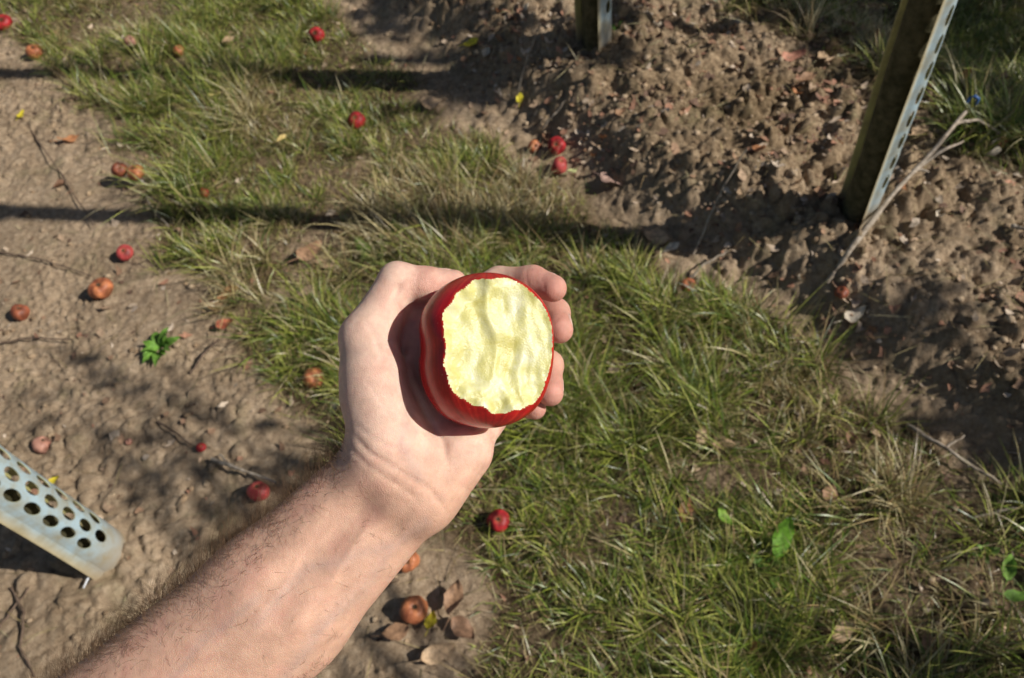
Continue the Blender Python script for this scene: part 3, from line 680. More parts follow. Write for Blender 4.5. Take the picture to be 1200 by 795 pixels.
RELIEF = [  # (line in photo space, height in mm, half width px)
 ([(452, 570), (400, 618), (345, 682), (300, 740)], -2.0, 17), ([(475, 585), (420, 640), (365, 705), (330, 760)], 1.5, 13),
 ([(430, 555), (375, 600), (315, 660), (250, 740)], 1.2, 18), ([(497, 600), (450, 655), (400, 715), (360, 770)], 1.0, 8),
 ([(410, 505), (432, 530), (468, 552), (505, 575), (530, 610)], -1.0, 3.0), ([(405, 520), (430, 545), (462, 566), (498, 592)], -.6, 2.5), ([(412, 494), (440, 515), (480, 535)], -.5, 2.2),
 ([(478, 365), (470, 400), (478, 445), (500, 490), (520, 520), (528, 560)], -1.3, 4.5),
 ([(485, 318), (480, 332), (484, 346)], -.5, 2.2), ([(491, 319), (487, 333), (490, 346)], -.4, 1.8), ([(505, 322), (503, 338)], -.3, 1.6),
 ([(470, 330), (462, 350), (470, 372)], -1.2, 3.5), ([(425, 372), (440, 395), (450, 430)], -.5, 3.0), ([(412, 400), (440, 403), (460, 398)], -.35, 2),
 ([(586, 512), (560, 520), (535, 522)], -.9, 3),
 ([(640, 312), (636, 326), (640, 345)], -.35, 1.6), ([(620, 308), (616, 322), (620, 340)], -.5, 2.0), ([(664, 362), (655, 372), (648, 380)], -.4, 1.8), ([(662, 434), (650, 438), (640, 436)], -.4, 1.8),
 ([(446, 430), (470, 470), (508, 545)], -.35, 1.6), ([(420, 430), (445, 470), (478, 520)], -.25, 1.4), ([(545, 545), (566, 560)], -.4, 1.6), ([(535, 565), (556, 580)], -.35, 1.6),
 ([(360, 640), (330, 690), (290, 735)], .5, 4), ([(440, 600), (405, 655), (380, 700)], .45, 4)]
lo = Pc(-130, 1110, .428); hi = Pc(690, 280, .42)
V, Fq = surface(hand_sdf, (lo[0] - 20, lo[1] - 20, -.52 * 1000), (48, hi[1] + 10, -372), 1.45)
print('hand verts', len(V))
z = -V[:, 2] / 1000; px = 600 + F * V[:, 0] / 1000 / z; py = 397.5 - F * V[:, 1] / 1000 / z
tipw = np.zeros(len(V))
for J in [FING[k][0][-1] for k in FING] + [(528, 331, .446)]: tipw = np.maximum(tipw, sst(30, 8, np.linalg.norm(V - Pc(*J), axis=1)))
fing = sst(560, 640, px); palmw = sst(575, 500, py) * (1 - fing)
nz = n3(V, .06, 800) * .6 + n3(V, .16, 810) * .5 + n3(V, .4, 815) * .25
C = np.array([.70, .44, .32])[None] * (1 - palmw[:, None]) + np.array([.81, .57, .45]) * palmw[:, None]
pink = np.clip(.6 * tipw + .35 * fing + .35 * sst(0, .5, nz), 0, 1)[:, None]; C = C * (1 - pink) + np.array([.60, .31, .245]) * pink
C = C * (1 + .10 * nz[:, None])
vein = 0
for pts in ([(500, 610), (462, 640), (430, 690), (372, 740), (330, 800)], [(462, 640), (420, 650), (360, 668), (300, 730)], [(470, 440), (480, 480), (470, 520), (490, 560)], [(300, 700), (240, 750), (180, 820)]):
    dd = np.full(len(V), 1e9)
    for a, b in zip(pts[:-1], pts[1:]):
        a = np.array(a, float); e = np.array(b) - a; t = np.clip(((px - a[0]) * e[0] + (py - a[1]) * e[1]) / (e @ e), 0, 1); dd = np.minimum(dd, np.hypot(px - a[0] - e[0] * t + 5 * vn(px * .03, py * .03, 820), py - a[1] - e[1] * t + 5 * vn(px * .03, py * .03, 821)))
    vein = np.maximum(vein, np.exp(-(dd / 7) ** 2))
vein = vein[:, None] * .30; C = C * (1 - vein) + np.array([.42, .33, .31]) * vein
MHAND, N, L, P = newmat('human_skin')
at_ = N.new('ShaderNodeAttribute'); at_.attribute_name = 'tint'; co = N.new('ShaderNodeNewGeometry').outputs['Position']
na = noise(N, L, 110, 6, .65, co); r = ramp(N, L, na.outputs[0], [(.3, (.86, .80, .78)), (.7, (1.10, 1.08, 1.06))])
c = mixc(N, L, 1.0, at_.outputs[0], r.outputs[0], 'MULTIPLY'); L.new(c, P.inputs['Base Color'])
P.inputs['Roughness'].default_value = .47; P.inputs['Specular IOR Level'].default_value = .42
P.inputs['Subsurface Weight'].default_value = .35; P.inputs['Subsurface Radius'].default_value = (1, .35, .18); P.inputs['Subsurface Scale'].default_value = .006
vo = N.new('ShaderNodeTexVoronoi'); vo.inputs['Scale'].default_value = 900; vo.feature = 'DISTANCE_TO_EDGE'
mp = N.new('ShaderNodeMapping'); mp.inputs['Rotation'].default_value = (.3, .2, .9); mp.inputs['Scale'].default_value = (1, 2.2, 1); L.new(co, mp.inputs[0]); L.new(mp.outputs[0], vo.inputs['Vector'])
rv = ramp(N, L, vo.outputs[0], [(0, (0, 0, 0)), (.25, (1, 1, 1))]); nb_ = noise(N, L, 220, 5, .65, co)
b = bump(N, L, nb_.outputs[0], .3, .0012); b = bump(N, L, rv.outputs[0], .4, .0004, b); L.new(b, P.inputs['Normal'])
person = mesh_from('person', to_world(V), Fq, MHAND, colors=C)
tag(person, 'left hand and hairy bare forearm from the lower left, fingers curled round the bitten apple', 'person')

# ---- fingernails: thin curved plates on the backs of the fingertips
MNAIL = plain_material('nail', (.66, .42, .35), (.72, .50, .42), 300, .3, .5, .1, .0005)
for k_ in ('index', 'middle', 'ring', 'pinky', 'thumb'):
    if k_ == 'thumb': A = Pc(500, 333, .443); B = Pc(532, 331, .446); r0, r1 = 9.6, 7.2
    else: J, r_ = FING[k_]; A = Pc(*J[2]); B = Pc(*J[3]); r0, r1 = r_[2], r_[3]
    ax_ = (B - A) / np.linalg.norm(B - A); ctr = (A + B) / 2; outw = ctr - AC; outw -= ax_ * (outw @ ax_); outw /= np.linalg.norm(outw); sd = np.cross(ax_, outw)
    vs = []; nu, nv = 9, 9
    for inner in (0, 1):
        for j in range(nv):
            s = -.25 + 1.0 * j / (nv - 1)
            for i in range(nu):
                a = (i / (nu - 1) - .5) * 1.75 * (1 - .35 * max(0, (abs(s - .25) / .5)) ** 3); L_ = np.linalg.norm(B - A)
                q = A + ax_ * L_ * (.55 + .62 * s); rr = r0 + (r1 - r0) * min(1, .55 + .62 * s) - .05 - (.5 if inner else -.35) - 1.3 * max(0, s - .5) ** 1.0 * 1.5
                vs.append(q + rr * (math.cos(a) * outw + math.sin(a) * sd))
    m_ = nu * nv; fs = []
    for j in range(nv - 1):
        for i in range(nu - 1):
            q = [j * nu + i, j * nu + i + 1, (j + 1) * nu + i + 1, (j + 1) * nu + i]; fs.append(q); fs.append([m_ + t for t in q[::-1]])
    rim = [i for i in range(nu)] + [j * nu + nu - 1 for j in range(1, nv)] + [(nv - 1) * nu + i for i in range(nu - 2, -1, -1)] + [j * nu for j in range(nv - 2, 0, -1)]
    for a, b in zip(rim, rim[1:] + rim[:1]): fs.append([b, a, m_ + a, m_ + b])
    mesh_from('fingernail', to_world(np.array(vs)), fs, MNAIL, person)

# ---- hair on the forearm
MHAIR = plain_material('arm_hair', (.10, .055, .03), (.26, .16, .09), 400, .45, .4, 0, trans=.2)
tri = V[Fq]; nf = np.cross(tri[:, 1] - tri[:, 0], tri[:, 3] - tri[:, 0]); ar = np.linalg.norm(nf, axis=1); nf = nf / (ar[:, None] + 1e-9); fcn = tri.mean(1)
fz = -fcn[:, 2] / 1000; fpx = 600 + F * fcn[:, 0] / 1000 / fz; fpy = 397.5 - F * fcn[:, 1] / 1000 / fz
axd = (Pc(*WR[1]) - Pc(*WR[0])); axd /= np.linalg.norm(axd); latv = np.cross(axd, NV); latv /= np.linalg.norm(latv)
lat = nf @ latv; 
if (Pc(300, 600, .43) - Pc(320, 700, .43)) @ latv < 0: lat = -lat; latv = -latv     # latv now points to the picture's upper left
along = (fcn - Pc(*WR[0])) @ axd
wgt = ar * sst(-22, 10, along) * (1 - .5 * sst(120, 220, along)) * np.clip(.03 + .8 * sst(.25, .85, lat) + 2.2 * sst(.65, .95, lat) + .55 * sst(-.35, -.8, lat) * sst(60, 110, along) + .5 * sst(.3, -.4, nf[:, 2]), 0, 2) * (fpx > -60)
nh = 10500; pick = rng.choice(len(wgt), nh, p=wgt / wgt.sum())
root = fcn[pick] - nf[pick] * .2; nn_ = nf[pick]
flow = -axd[None] * -.2 + rng.normal(0, .22, (nh, 3)) + .5 * np.stack([vn(root[:, 0] * .09, root[:, 1] * .09, 900 + i) for i in range(3)], 1) * 2 + axd[None] * -.55 + np.array([0, -.25, 0]); flow -= nn_ * np.sum(flow * nn_, 1)[:, None]; flow /= np.linalg.norm(flow, axis=1)[:, None]
ln = 4 + 12 * rng.uniform(0, 1, nh) ** 1.6 * (.7 + .5 * sst(.1, .8, lat[pick])); segs = 5
t = np.linspace(0, 1, segs + 1)
up = nn_[:, None] * (ln[:, None] * ((.55 + .7 * sst(.5, .95, lat[pick]))[:, None] * t - .42 * t ** 2))[..., None]; cv = rng.normal(0, .22, (nh, 1, 3)) * (t ** 2)[None, :, None] * ln[:, None, None]
Q = root[:, None] + up + flow[:, None] * (ln[:, None] * t ** 1.2 * .85)[..., None] + cv
vd = Q / np.linalg.norm(Q, axis=2)[..., None]; tg = np.gradient(Q, axis=1)
s1 = np.cross(tg, np.array([.3, .5, .8])); s1 /= np.linalg.norm(s1, axis=2)[..., None] + 1e-9; tg /= np.linalg.norm(tg, axis=2)[..., None] + 1e-9; s2 = np.cross(tg, s1)
wd = (.078 * (1 - .75 * t))[None, :, None]
ring3 = [Q + wd * (math.cos(a) * s1 + math.sin(a) * s2) for a in (0, 2.09, 4.19)]
HV = np.stack(ring3, 2).reshape(-1, 3); kk = 3 * (segs + 1)
fq = np.array([[3 * i + j, 3 * i + (j + 1) % 3, 3 * i + 3 + (j + 1) % 3, 3 * i + 3 + j] for i in range(segs) for j in range(3)])
hair = mesh_from('arm_hair', to_world(HV), ((np.arange(nh) * kk)[:, None, None] + fq[None]).reshape(-1, 4), MHAIR, person); hair['kind'] = 'stuff'

# ------------------------------------------------------------------ windfall apples
MWIND, N, L, P = newmat('windfall_skin')
at_ = N.new('ShaderNodeAttribute'); at_.attribute_name = 'tint'; co = N.new('ShaderNodeTexCoord').outputs['Object']
na = noise(N, L, 70, 5, .7, co); r = ramp(N, L, na.outputs[0], [(.3, (.6, .55, .55)), (.65, (1.2, 1.15, 1.1))])
c = mixc(N, L, 1.0, at_.outputs[0], r.outputs[0], 'MULTIPLY'); L.new(c, P.inputs['Base Color']); P.inputs['Roughness'].default_value = .5; P.inputs['Specular IOR Level'].default_value = .35
L.new(bump(N, L, na.outputs[0], .4, .003), P.inputs['Normal'])
MPITH = plain_material('calyx', (.03, .02, .012), (.12, .08, .05), 200, .9, .1, .5, .001)
def windfall(px, py, dpx, kind, label, up='calyx', tilt=.3, sink=.12):
    s = scale_at(px, py); rad = dpx * s * .5
    rot = {'red': 0.0, 'pink': .25, 'brown': .75, 'orange': .6, 'faded': .5}[kind]
    cA = {'red': (.48, .03, .035), 'pink': (.55, .085, .085), 'brown': (.32, .10, .05), 'orange': (.56, .21, .09), 'faded': (.50, .27, .20)}[kind]
    cB = {'red': (.25, .012, .016), 'pink': (.34, .05, .045), 'brown': (.18, .055, .03), 'orange': (.30, .095, .045), 'faded': (.36, .17, .12)}[kind]
    nu, nv = 36, 24; V = []; C = []; sd = rng.integers(0, 9999)
    u = np.linspace(0, 2 * math.pi, nu, endpoint=False); 
    for j in range(nv + 1):
        th = math.pi * j / nv
        rr = 1 - .28 * math.exp(-(th / .34) ** 2) - .42 * math.exp(-((math.pi - th) / .36) ** 2) * .8
        st = math.sin(th)
        a = u; w1 = vn(np.cos(a) * 1.3 + 5, np.sin(a) * 1.3 + th, sd); w2 = vn(a * 5 / 3.14 * 2, a * 0 + th * 2.2, sd + 3)
        k = rr * (1 + .10 * w1 * st + rot * .10 * w2 * st + .025 * np.cos(5 * a) * st * math.cos(th))
        for i in range(nu):
            V.append((k[i] * st * math.cos(a[i]), k[i] * st * math.sin(a[i]), .88 * k[i] * math.cos(th)))
            t = min(1, max(0, .5 + 1.3 * w1[i] + .7 * w2[i] * st)); bl = (.55 if kind in ('red', 'pink') else .2) * math.exp(-(th / .3) ** 2)
            cc = np.array(cA) * t + np.array(cB) * (1 - t); C.append(cc * (1 - bl) + np.array((.42, .30, .10)) * bl * (1 - .5 * rot))
    V = np.array(V) * np.array([1, rng.uniform(.86, 1.04), rng.uniform(.86, 1.05)]); C = np.array(C)
    for _ in range(5):
        dd = rng.normal(0, 1, 3); dd /= np.linalg.norm(dd); gg = sst(.80, .98, (V / np.linalg.norm(V, axis=1)[:, None]) @ dd)[:, None]; V = V * (1 - (.05 + .07 * rot) * gg * rng.uniform(.3, 1.2)); C = C * (1 - gg * rng.uniform(0, .65))
    V = V * rad; Fq = [[j * nu + i, (j + 1) * nu + i, (j + 1) * nu + (i + 1) % nu, j * nu + (i + 1) % nu] for j in range(nv) for i in range(nu)]
    p = at(px, py); g = G(px, py)
    e = empty('fallen_apple', (p[0], p[1], p[2] + rad * (.9 - 2 * sink))); tag(e, label, 'apple', 'windfall apples on the ground')
    q = Vector((0, 0, CAMH)) - e.location; q.normalize()
    d = Vector((q.x * tilt * 2 + rng.normal(0, .3), q.y * tilt * 2 + rng.normal(0, .3), 1 if up else .1)); d.normalize()
    e.rotation_euler = d.to_track_quat('Z', 'Y').to_euler()
    mesh_from('skin', V, Fq, MWIND, e, colors=C)
    # dried calyx in the upper dimple, stalk in the lower one
    cv = []; cf = []
    for k in range(5):
        a = k * 1.2566; z0 = rad * .60; w_ = rad * .11
        b0 = len(cv); ct, s_ = math.cos(a), math.sin(a)
        cv += [(-s_ * w_, ct * w_, z0), (s_ * w_, -ct * w_, z0), (ct * rad * .17 + s_ * w_ * .4, s_ * rad * .17 - ct * w_ * .4, z0 + rad * .11), (ct * rad * .17 - s_ * w_ * .4, s_ * rad * .17 + ct * w_ * .4, z0 + rad * .11)]
        cf += [[b0, b0 + 1, b0 + 2, b0 + 3]]
    mesh_from('calyx', cv, cf, MPITH, e)
    v, f = tube([(0, 0, -rad * .45), (rad * .03, 0, -rad * .8), (rad * .12, .02 * rad, -rad * 1.05)], [rad * .045] * 3, 6); mesh_from('stalk', v, f, MPITH, e)
    return e
for a in [(9, 34, 20, 'red', 'bright red fallen apple at the top left corner beside grass'),
          (45, 67, 19, 'orange', 'orange pink fallen apple just right below the corner red one'),
          (374, 50, 19, 'red', 'red fallen apple alone in grass near the top edge'),
          (213, 67, 14, 'orange', 'small orange fallen apple in the grass between tan leaf and corner'),
          (421, 151, 21, 'red', 'dark red fallen apple in the grass above the hand'),
          (150, 214, 19, 'brown', 'brownish red fallen apple, left one of a touching pair on dirt'),
          (169, 217, 20, 'orange', 'orange brown fallen apple, right one of the touching pair'),
          (150, 301, 19, 'pink', 'pinkish red fallen apple on dirt just under the long shadow'),
          (125, 346, 28, 'orange', 'orange fallen apple with its dimple facing up on open dirt'),
          (28, 371, 22, 'brown', 'reddish brown fallen apple at the left edge with a dark shadow'),
          (370, 447, 25, 'orange', 'shrivelled orange brown apple at the grass edge left of the palm'),
          (653, 180, 21, 'red', 'upper red apple of the little cluster at the bank foot'),
          (656, 202, 22, 'pink', 'lower pink red apple of the cluster at the bank foot'),
          (627, 178, 16, 'orange', 'small orange apple left of the red cluster at the bank foot'),
          (309, 583, 27, 'pink', 'crimson fallen apple right beside the hairy edge of the forearm'),
          (586, 616, 26, 'red', 'glossy dark red apple sunk in grass below the hand'),
          (481, 663, 28, 'orange', 'orange fallen apple partly hidden under the wrist'),
          (488, 719, 34, 'orange', 'large wrinkled orange brown apple next to a yellow leaf, dimple up'),
          (805, 344, 18, 'orange', 'bright orange small apple at the right border of the grass'),
          (242, 232, 12, 'red', 'tiny dark red apple deep in grass right of the apple pair'),
          (238, 527, 11, 'red', 'tiny red apple on bare dirt beside the grey twig'),
          (159, 60, 13, 'faded', 'small faded pink apple in grass near the top left'),
          (154, 521, 9, 'faded', 'tiny pale pink apple on dirt above the tree guard'),
          (52, 524, 23, 'faded', 'faded pink apple half sunk in dirt above the tree guard'),
          (983, 351, 16, 'brown', 'dark red brown apple remnant by the foot of the forked branch')]:
    deep = a[0] in (586, 242, 421, 159); windfall(a[0], a[1], a[2], a[3], a[4], sink=.30 if a[0] == 52 else -.55 if a[0] in (805, 150, 169) and a[1] != 301 else (-.18 if deep else (.0 if a[0] in (374, 213, 9, 805, 653, 656, 627) else .08)))

# ------------------------------------------------------------------ single leaves
MLEAF = {}
def leafmat(c, tr=.2):
    k = tuple(c)
    if k not in MLEAF:
        a = np.array(c); MLEAF[k] = plain_material('leaf_blade', tuple(a * .6), tuple(np.minimum(a * 1.25, .9)), 90, .6, .3, .4, .002, trans=tr, objco=True)
    return MLEAF[k]
def leaf_mesh(L_, asp, curl, fold, col_, seed, tr=.2, wav=.08):
    nu, nv = 11, 7; V = []; rs = np.random.default_rng(seed); ph = rs.uniform(0, 6)
    for i in range(nu):
        t = i / (nu - 1); w_ = asp * .5 * (math.sin(math.pi * t ** .85) ** .75) * (1 + .08 * math.sin(23 * t + ph)) + .008
        for j in range(nv):
            s = (j / (nv - 1) - .5) * 2; x = t - .5
            z = curl * x * x * 1.6 + fold * abs(s) ** 1.4 * w_ + wav * math.sin(7 * t + ph + s * 2) * abs(s)
            V.append((x * L_ * (1 - .25 * abs(curl)), s * w_ * L_, z * L_ + .002))
    Fq = [[i * nv + j, (i + 1) * nv + j, (i + 1) * nv + j + 1, i * nv + j + 1] for i in range(nu - 1) for j in range(nv - 1)]
    o = mesh_from('fallen_leaf', V, Fq, leafmat(col_, tr), link=False); return o.data
def petiole(L_, parent, col_):
    v, f = tube([(-L_ * .48, 0, .003), (-L_ * .62, L_ * .02, .006), (-L_ * .8, L_ * .08, .003)], [L_ * .016, L_ * .014, L_ * .012], 5); return mesh_from('leaf_stalk', v, f, leafmat(col_), parent)
BR = (.36, .21, .12); TAN = (.55, .38, .23); RED = (.42, .13, .07); YEL = (.80, .62, .05); PAL = (.72, .62, .48); ORA = (.55, .25, .11); GRN = (.17, .36, .035); LIM = (.62, .66, .30)
for i, (px, py, lp, c, az, label, lift) in enumerate([
    (508, 731, 22, YEL, 1.2, 'bright yellow leaf tucked against the large wrinkled apple', .012),
    (672, 207, 16, LIM, .5, 'pale lime leaf right of the red apple cluster', .015),
    (610, 119, 16, YEL, 1.4, 'yellow leaf at the base of a pale stalk above the apple cluster', .012),
    (553, 56, 17, YEL, .2, 'yellow leaf lying in the shadow near the top middle', .008),
    (718, 215, 30, (.52, .34, .27), -.6, 'pinkish tan leaf on litter at the foot of the bank', .008),
    (1000, 371, 30, PAL, .3, 'pale whitish leaf beneath the foot of the forked branch', .012),
    (848, 529, 30, TAN, -.5, 'light tan curled leaf in a dark gap of the right grass', .025),
    (820, 520, 26, TAN, 1.1, 'narrow tan leaf standing left of the curled tan one', .025),
    (273, 60, 18, TAN, .4, 'tan leaf in grass right of the small orange apple', .03),
    (60, 45, 20, BR, .9, 'reddish brown leaf above the orange pink apple', .01),
    (257, 122, 13, (.8, .6, .25), .1, 'small golden leaf in the upper left grass', .04),
    (335, 174, 12, (.75, .55, .22), .7, 'small amber leaf in grass left of the dark red apple', .04),
    (83, 167, 24, ORA, .2, 'orange brown leaf alone on the dirt path', .006),
    (27, 137, 12, YEL, 1.2, 'tiny yellow leaf on the dirt near the left edge', .006),
    (72, 568, 13, YEL, .4, 'tiny yellow leaf at the rim of the lower left guard', .006),
    (510, 127, 32, TAN, -.2, 'broad tan leaf where grass meets the bank', .012),
    (985, 744, 32, TAN, .5, 'light brown leaf in the grass of the lower right', .03),
    (802, 603, 34, (.30, .14, .07), 1.0, 'dark brown rolled leaf in the right grass', .02),
    (968, 588, 26, BR, 1.1, 'narrow brown leaf in grass right of the curled ones', .035),
    (1082, 757, 24, BR, 1.5, 'brown leaf by bare soil in the bottom right', .02),
    (883, 762, 16, ORA, .6, 'small orange leaf near the bottom edge', .03),
    (515, 768, 40, TAN, .3, 'large tan leaf on the dirt at the bottom edge', .012),
    (536, 706, 44, BR, 1.2, 'long brown leaf right of the yellow leaf', .02),
    (545, 742, 36, (.26, .15, .09), -.9, 'dark curled leaf beside the grass at the bottom', .02),
    (468, 745, 34, BR, .1, 'brown leaf in shadow under the forearm edge', .015),
    (270, 348, 26, ORA, .5, 'orange brown leaf on the grass edge left of the hand', .012),
    (255, 362, 24, BR, -.3, 'brown leaf just below the orange one at the grass edge', .01),
    (268, 385, 22, RED, .1, 'reddish leaf against the grass left of the hand', .012),
    (365, 300, 36, BR, .8, 'broad brown leaf in the bare patch above the thumb', .015),
    (385, 315, 26, TAN, -.4, 'tan leaf in the bare patch above the thumb', .015),
    (365, 352, 22, (.60, .42, .28), .2, 'light leaf on grass right of the bare patch', .03),
    (928, 71, 30, (.50, .24, .16), .1, 'reddish leaf in shade on the bank near the top', .01),
    (965, 75, 26, TAN, 1.2, 'tan leaf in shade left of the right guard', .01),
    (945, 100, 24, BR, .4, 'brown leaf behind the mound left of the right guard', .01),
    (1075, 162, 24, TAN, .3, 'tan leaf on litter right of the right guard', .01),
    (770, 283, 34, TAN, -.7, 'long tan leaf at the rim of the trunk shadow', .012),
    (786, 296, 22, PAL, .2, 'pale leaf beside the long tan one', .01),
    (912, 641, 46, GRN, .95, 'bright green broad leaf standing in the lower right grass', .05),
    (460, 285, 44, (.20, .33, .06), .9, 'green broad leaf above the thumb', .035),
    (434, 302, 40, (.22, .34, .07), 2.4, 'green broad leaf left above the thumb knuckle', .035),
    (845, 620, 26, (.22, .38, .05), 2.2, 'small green broad leaf left of the bright one', .05),
    (1165, 680, 30, (.18, .33, .05), 1.0, 'green broad leaf near the right edge', .06),
    (1180, 708, 28, (.16, .30, .05), -.3, 'green broad leaf lowest at the right edge', .05)]):
    s = scale_at(px, py); L_ = lp * s * 1.1; g_ = c[1] > c[0] and c is not LIM
    o = bpy.data.objects.new('broad_leaf' if g_ else 'fallen_leaf', leaf_mesh(L_, .42 if g_ else rng.uniform(.42, .6), rng.uniform(.1, .5), rng.uniform(-.1, .5), c, i, .3 if g_ else .15)); col.objects.link(o)
    p = at(px, py); o.location = (p[0], p[1], p[2] + lift); o.rotation_euler = (rng.normal(0, .22), rng.normal(0, .2) - (.35 if g_ else 0), az)
    tag(o, label, 'leaf'); petiole(L_, o, c)
# anonymous brown leaves among the litter of the bank
protos = [leaf_mesh(1.0, a, cu, fo, c, 100 + i, .12, .1) for i, (a, cu, fo, c) in enumerate([(.5, .5, .6, BR), (.45, .8, -.5, TAN), (.6, .3, .9, (.27, .15, .09)), (.4, 1.0, .4, (.45, .27, .16)), (.55, .5, 1.1, PAL), (.5, .6, .5, ORA)])]
lx, ly = sample(4000, lambda x, y: wl(x, y) * .5 * (bankw(x, y) * .8 + .25), BX); k = 0
for x_, y_ in zip(lx, ly):
    pc = M.T @ (np.array([x_, y_, 0]) - CAM); u_ = 600 - F * pc[0] / pc[2]; v_ = 397.5 + F * pc[1] / pc[2]
    if not (-20 < u_ < 1220 and -20 < v_ < 820) or k >= 230: continue
    o = bpy.data.objects.new('fallen_leaf', protos[rng.integers(0, 6)]); col.objects.link(o); s = rng.uniform(.022, .048)
    o.scale = (s, s, s); o.location = (x_, y_, Hs(x_, y_) + .005 + .02 * float(grassw(np.array([x_]), np.array([y_]))[0])); o.rotation_euler = (rng.normal(0, .4), rng.normal(0, .4), rng.uniform(0, 6.28))
    tag(o, 'small curled dead leaf lying loose among the crumbled litter', 'leaf', 'small dead leaves among the litter'); k += 1

# ------------------------------------------------------------------ twigs and branches
def stick(name, label, cat, pts, r0, r1, m, side=(), lift=.008, group=None):
    """pts in photo pixels with height above ground"""
    W_ = [at(px, py, lift + z) for px, py, z in pts]; o0 = W_[0].copy(); r_ = [np.array(q - o0) for q in W_]
    P_ = wob(r_, 22, .0018); parts = [tube(P_, np.linspace(r0, r1, 22) * (1 + .15 * rng.normal(0, 1, 22)), 8)]
    e = empty(name, o0); tag(e, label, cat, group); v, f = merge(parts); mesh_from('stem', v, f, m, e)
    for sp_ in side:
        q = [np.array(at(px, py, lift + z) - o0) for px, py, z in sp_]; q[0] = P_[np.argmin(np.linalg.norm(P_ - q[0], axis=1))]
        v, f = tube(wob(q, 12, .0015), np.linspace(r1 * 1.2, r1 * .5, 12), 7); mesh_from('side_twig', v, f, m, e)
    return e
stick('forked_branch', 'pale dry forked branch lying across the bank below the right guard', 'branch', [(968, 335, 0), (995, 300, .02), (1040, 245, .05), (1085, 205, .07), (1112, 172, .09)], .0075, .0045, MTWIG,
      [[(1065, 222, .06), (1095, 208, .06), (1115, 196, .05)], [(1100, 182, .08), (1128, 174, .06), (1160, 178, .04)], [(1060, 228, .06), (1080, 220, .04)]])
b1 = at(1116, 158, .085)
v, f = tube([(0, 0, 0), (.006, .002, .014), (.016, .0, .018), (.026, -.003, .01), (.028, -.002, -.01)], [.0035, .0042, .0042, .004, .003], 8)
o = mesh_from('blue_tie', v, f, plain_material('blue_plastic', (.015, .07, .25), (.03, .12, .36), 60, .35, .5, 0)); o.location = b1; tag(o, 'bright blue plastic tie looped at the tip of the forked branch', 'plastic tie')
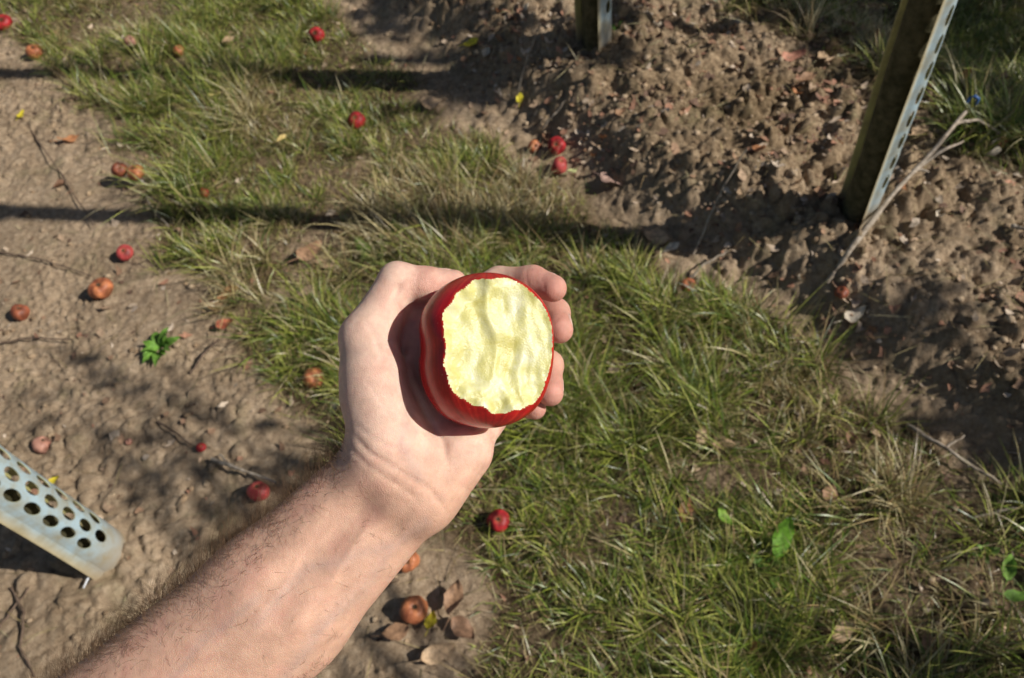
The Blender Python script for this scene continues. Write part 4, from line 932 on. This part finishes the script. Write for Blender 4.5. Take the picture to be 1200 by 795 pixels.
for a in [('grey twig lying on dirt above the crimson apple', [(252, 542, 0), (285, 556, .01), (330, 572, .005)], .005, .003, MTWIG, [[(275, 552, .01), (262, 538, .01)]]),
          ('pale straw twig pointing up from the paired apples', [(172, 230, 0), (182, 250, .02), (202, 272, .01)], .003, .0018, MTWIG, []),
          ('thin dark twig on the dirt left of the paired apples', [(38, 155, 0), (70, 200, .004), (112, 268, .004)], .0028, .0015, MTWIGD, [[(75, 205, .004), (90, 225, .01)]]),
          ('thin dark twig running down the dirt at the left edge', [(0, 298, 0), (45, 306, .004), (110, 326, .004)], .0028, .0015, MTWIGD, []),
          ('short grey twig in the trunk shadow right of the grass', [(806, 330, 0), (826, 318, .02), (850, 304, .02)], .0035, .003, MTWIG, []),
          ('slender pale stalk leaning over the shadowed bank edge', [(812, 302, 0), (835, 262, .05), (866, 222, .10)], .0035, .002, MTWIG, []),
          ('grey dead twig at the right edge beyond the grass', [(1062, 500, 0), (1105, 535, .02), (1168, 575, .01)], .005, .003, MTWIG, [[(1100, 532, .02), (1122, 520, .02)]]),
          ('pale stalk leaning over the dark hollow at the top middle', [(606, 118, 0), (618, 92, .04), (629, 68, .07)], .003, .0018, MTWIG, []),
          ('short pale twig above the red apple cluster', [(636, 155, 0), (650, 145, .02), (664, 132, .02)], .003, .002, MTWIG, []),
          ('thin twig crossing the right border of the grass', [(868, 445, 0), (905, 432, .015), (920, 430, .015)], .0028, .0018, MTWIG, []),
          ('pale straw lying level near the right edge', [(1140, 608, 0), (1170, 605, .01), (1215, 600, .01)], .003, .002, MTWIG, []),
          ('dark twig on dirt left of the green weed', [(5, 405, 0), (40, 400, .006), (90, 403, .006)], .003, .0018, MTWIGD, []),
          ('dark twig standing off the dirt above the crimson apple', [(188, 498, 0), (208, 510, .006), (232, 528, .006)], .003, .002, MTWIGD, []),
          ('brown twig bundle piece right of the green weed', [(225, 440, 0), (240, 425, .01), (262, 402, .01)], .003, .002, MTWIGD, []),
          ('curved dark root on the dirt below the lower left guard', [(15, 690, 0), (35, 720, .006), (30, 760, .006), (45, 795, .004)], .003, .002, MTWIGD, []),
          ('thin dark twig at the bottom left corner', [(0, 740, 0), (20, 715, .005), (40, 690, .005)], .003, .002, MTWIGD, []),
          ('bleached broken twig among litter right of the trunk shadow', [(1180, 275, 0), (1192, 282, .02), (1215, 296, .02)], .0055, .004, MTWIG, [])]:
    stick('twig', a[0], 'twig', a[1], a[2], a[3], a[4], a[5], group='twigs lying on the ground')
# white scrap below the lower left guard
v, f = tube([(0, 0, 0), (.012, .022, .006), (.020, .05, .004)], [.0018, .0028, .0012], 7); o = mesh_from('white_tie', v, f, plain_material('white_plastic', (.6, .62, .64), (.78, .8, .82), 50, .3, .5, 0))
o.location = at(103, 692, .012); tag(o, 'shiny white scrap of plastic tie in the shadow of the guard foot', 'plastic tie')

# ------------------------------------------------------------------ broad-leaved weed
def weed(px, py, n, Lpx, c, label, flat=.5):
    p = at(px, py); s = scale_at(px, py); e = empty('weed', p); tag(e, label, 'plant')
    for k in range(n):
        L_ = Lpx * s * rng.uniform(.7, 1.15); me = leaf_mesh(L_, rng.uniform(.32, .45), -.5, .35, tuple(np.array(c) * rng.uniform(.8, 1.2)), 300 + k * 7 + px, .3, .06)
        for v in me.vertices: v.co.x += L_ * .5
        o = bpy.data.objects.new('leaf', me); col.objects.link(o); o.parent = e; o.rotation_euler = (rng.normal(0, .15), -rng.uniform(.15, .9) * flat * 1.4, k * 2.4 + rng.normal(0, .2))
weed(190, 412, 13, 30, (.15, .30, .045), 'small bright green leafy weed growing alone in the bare dirt', .7)
weed(905, 668, 5, 34, (.13, .26, .04), 'low green dock plant under the bright leaf in the grass', .9)
weed(1150, 650, 6, 24, (.16, .29, .05), 'broad leaved green weed in grass at the right edge', .9)
weed(725, 38, 4, 18, (.15, .26, .05), 'little green weed at the foot of the top middle guard', .8)
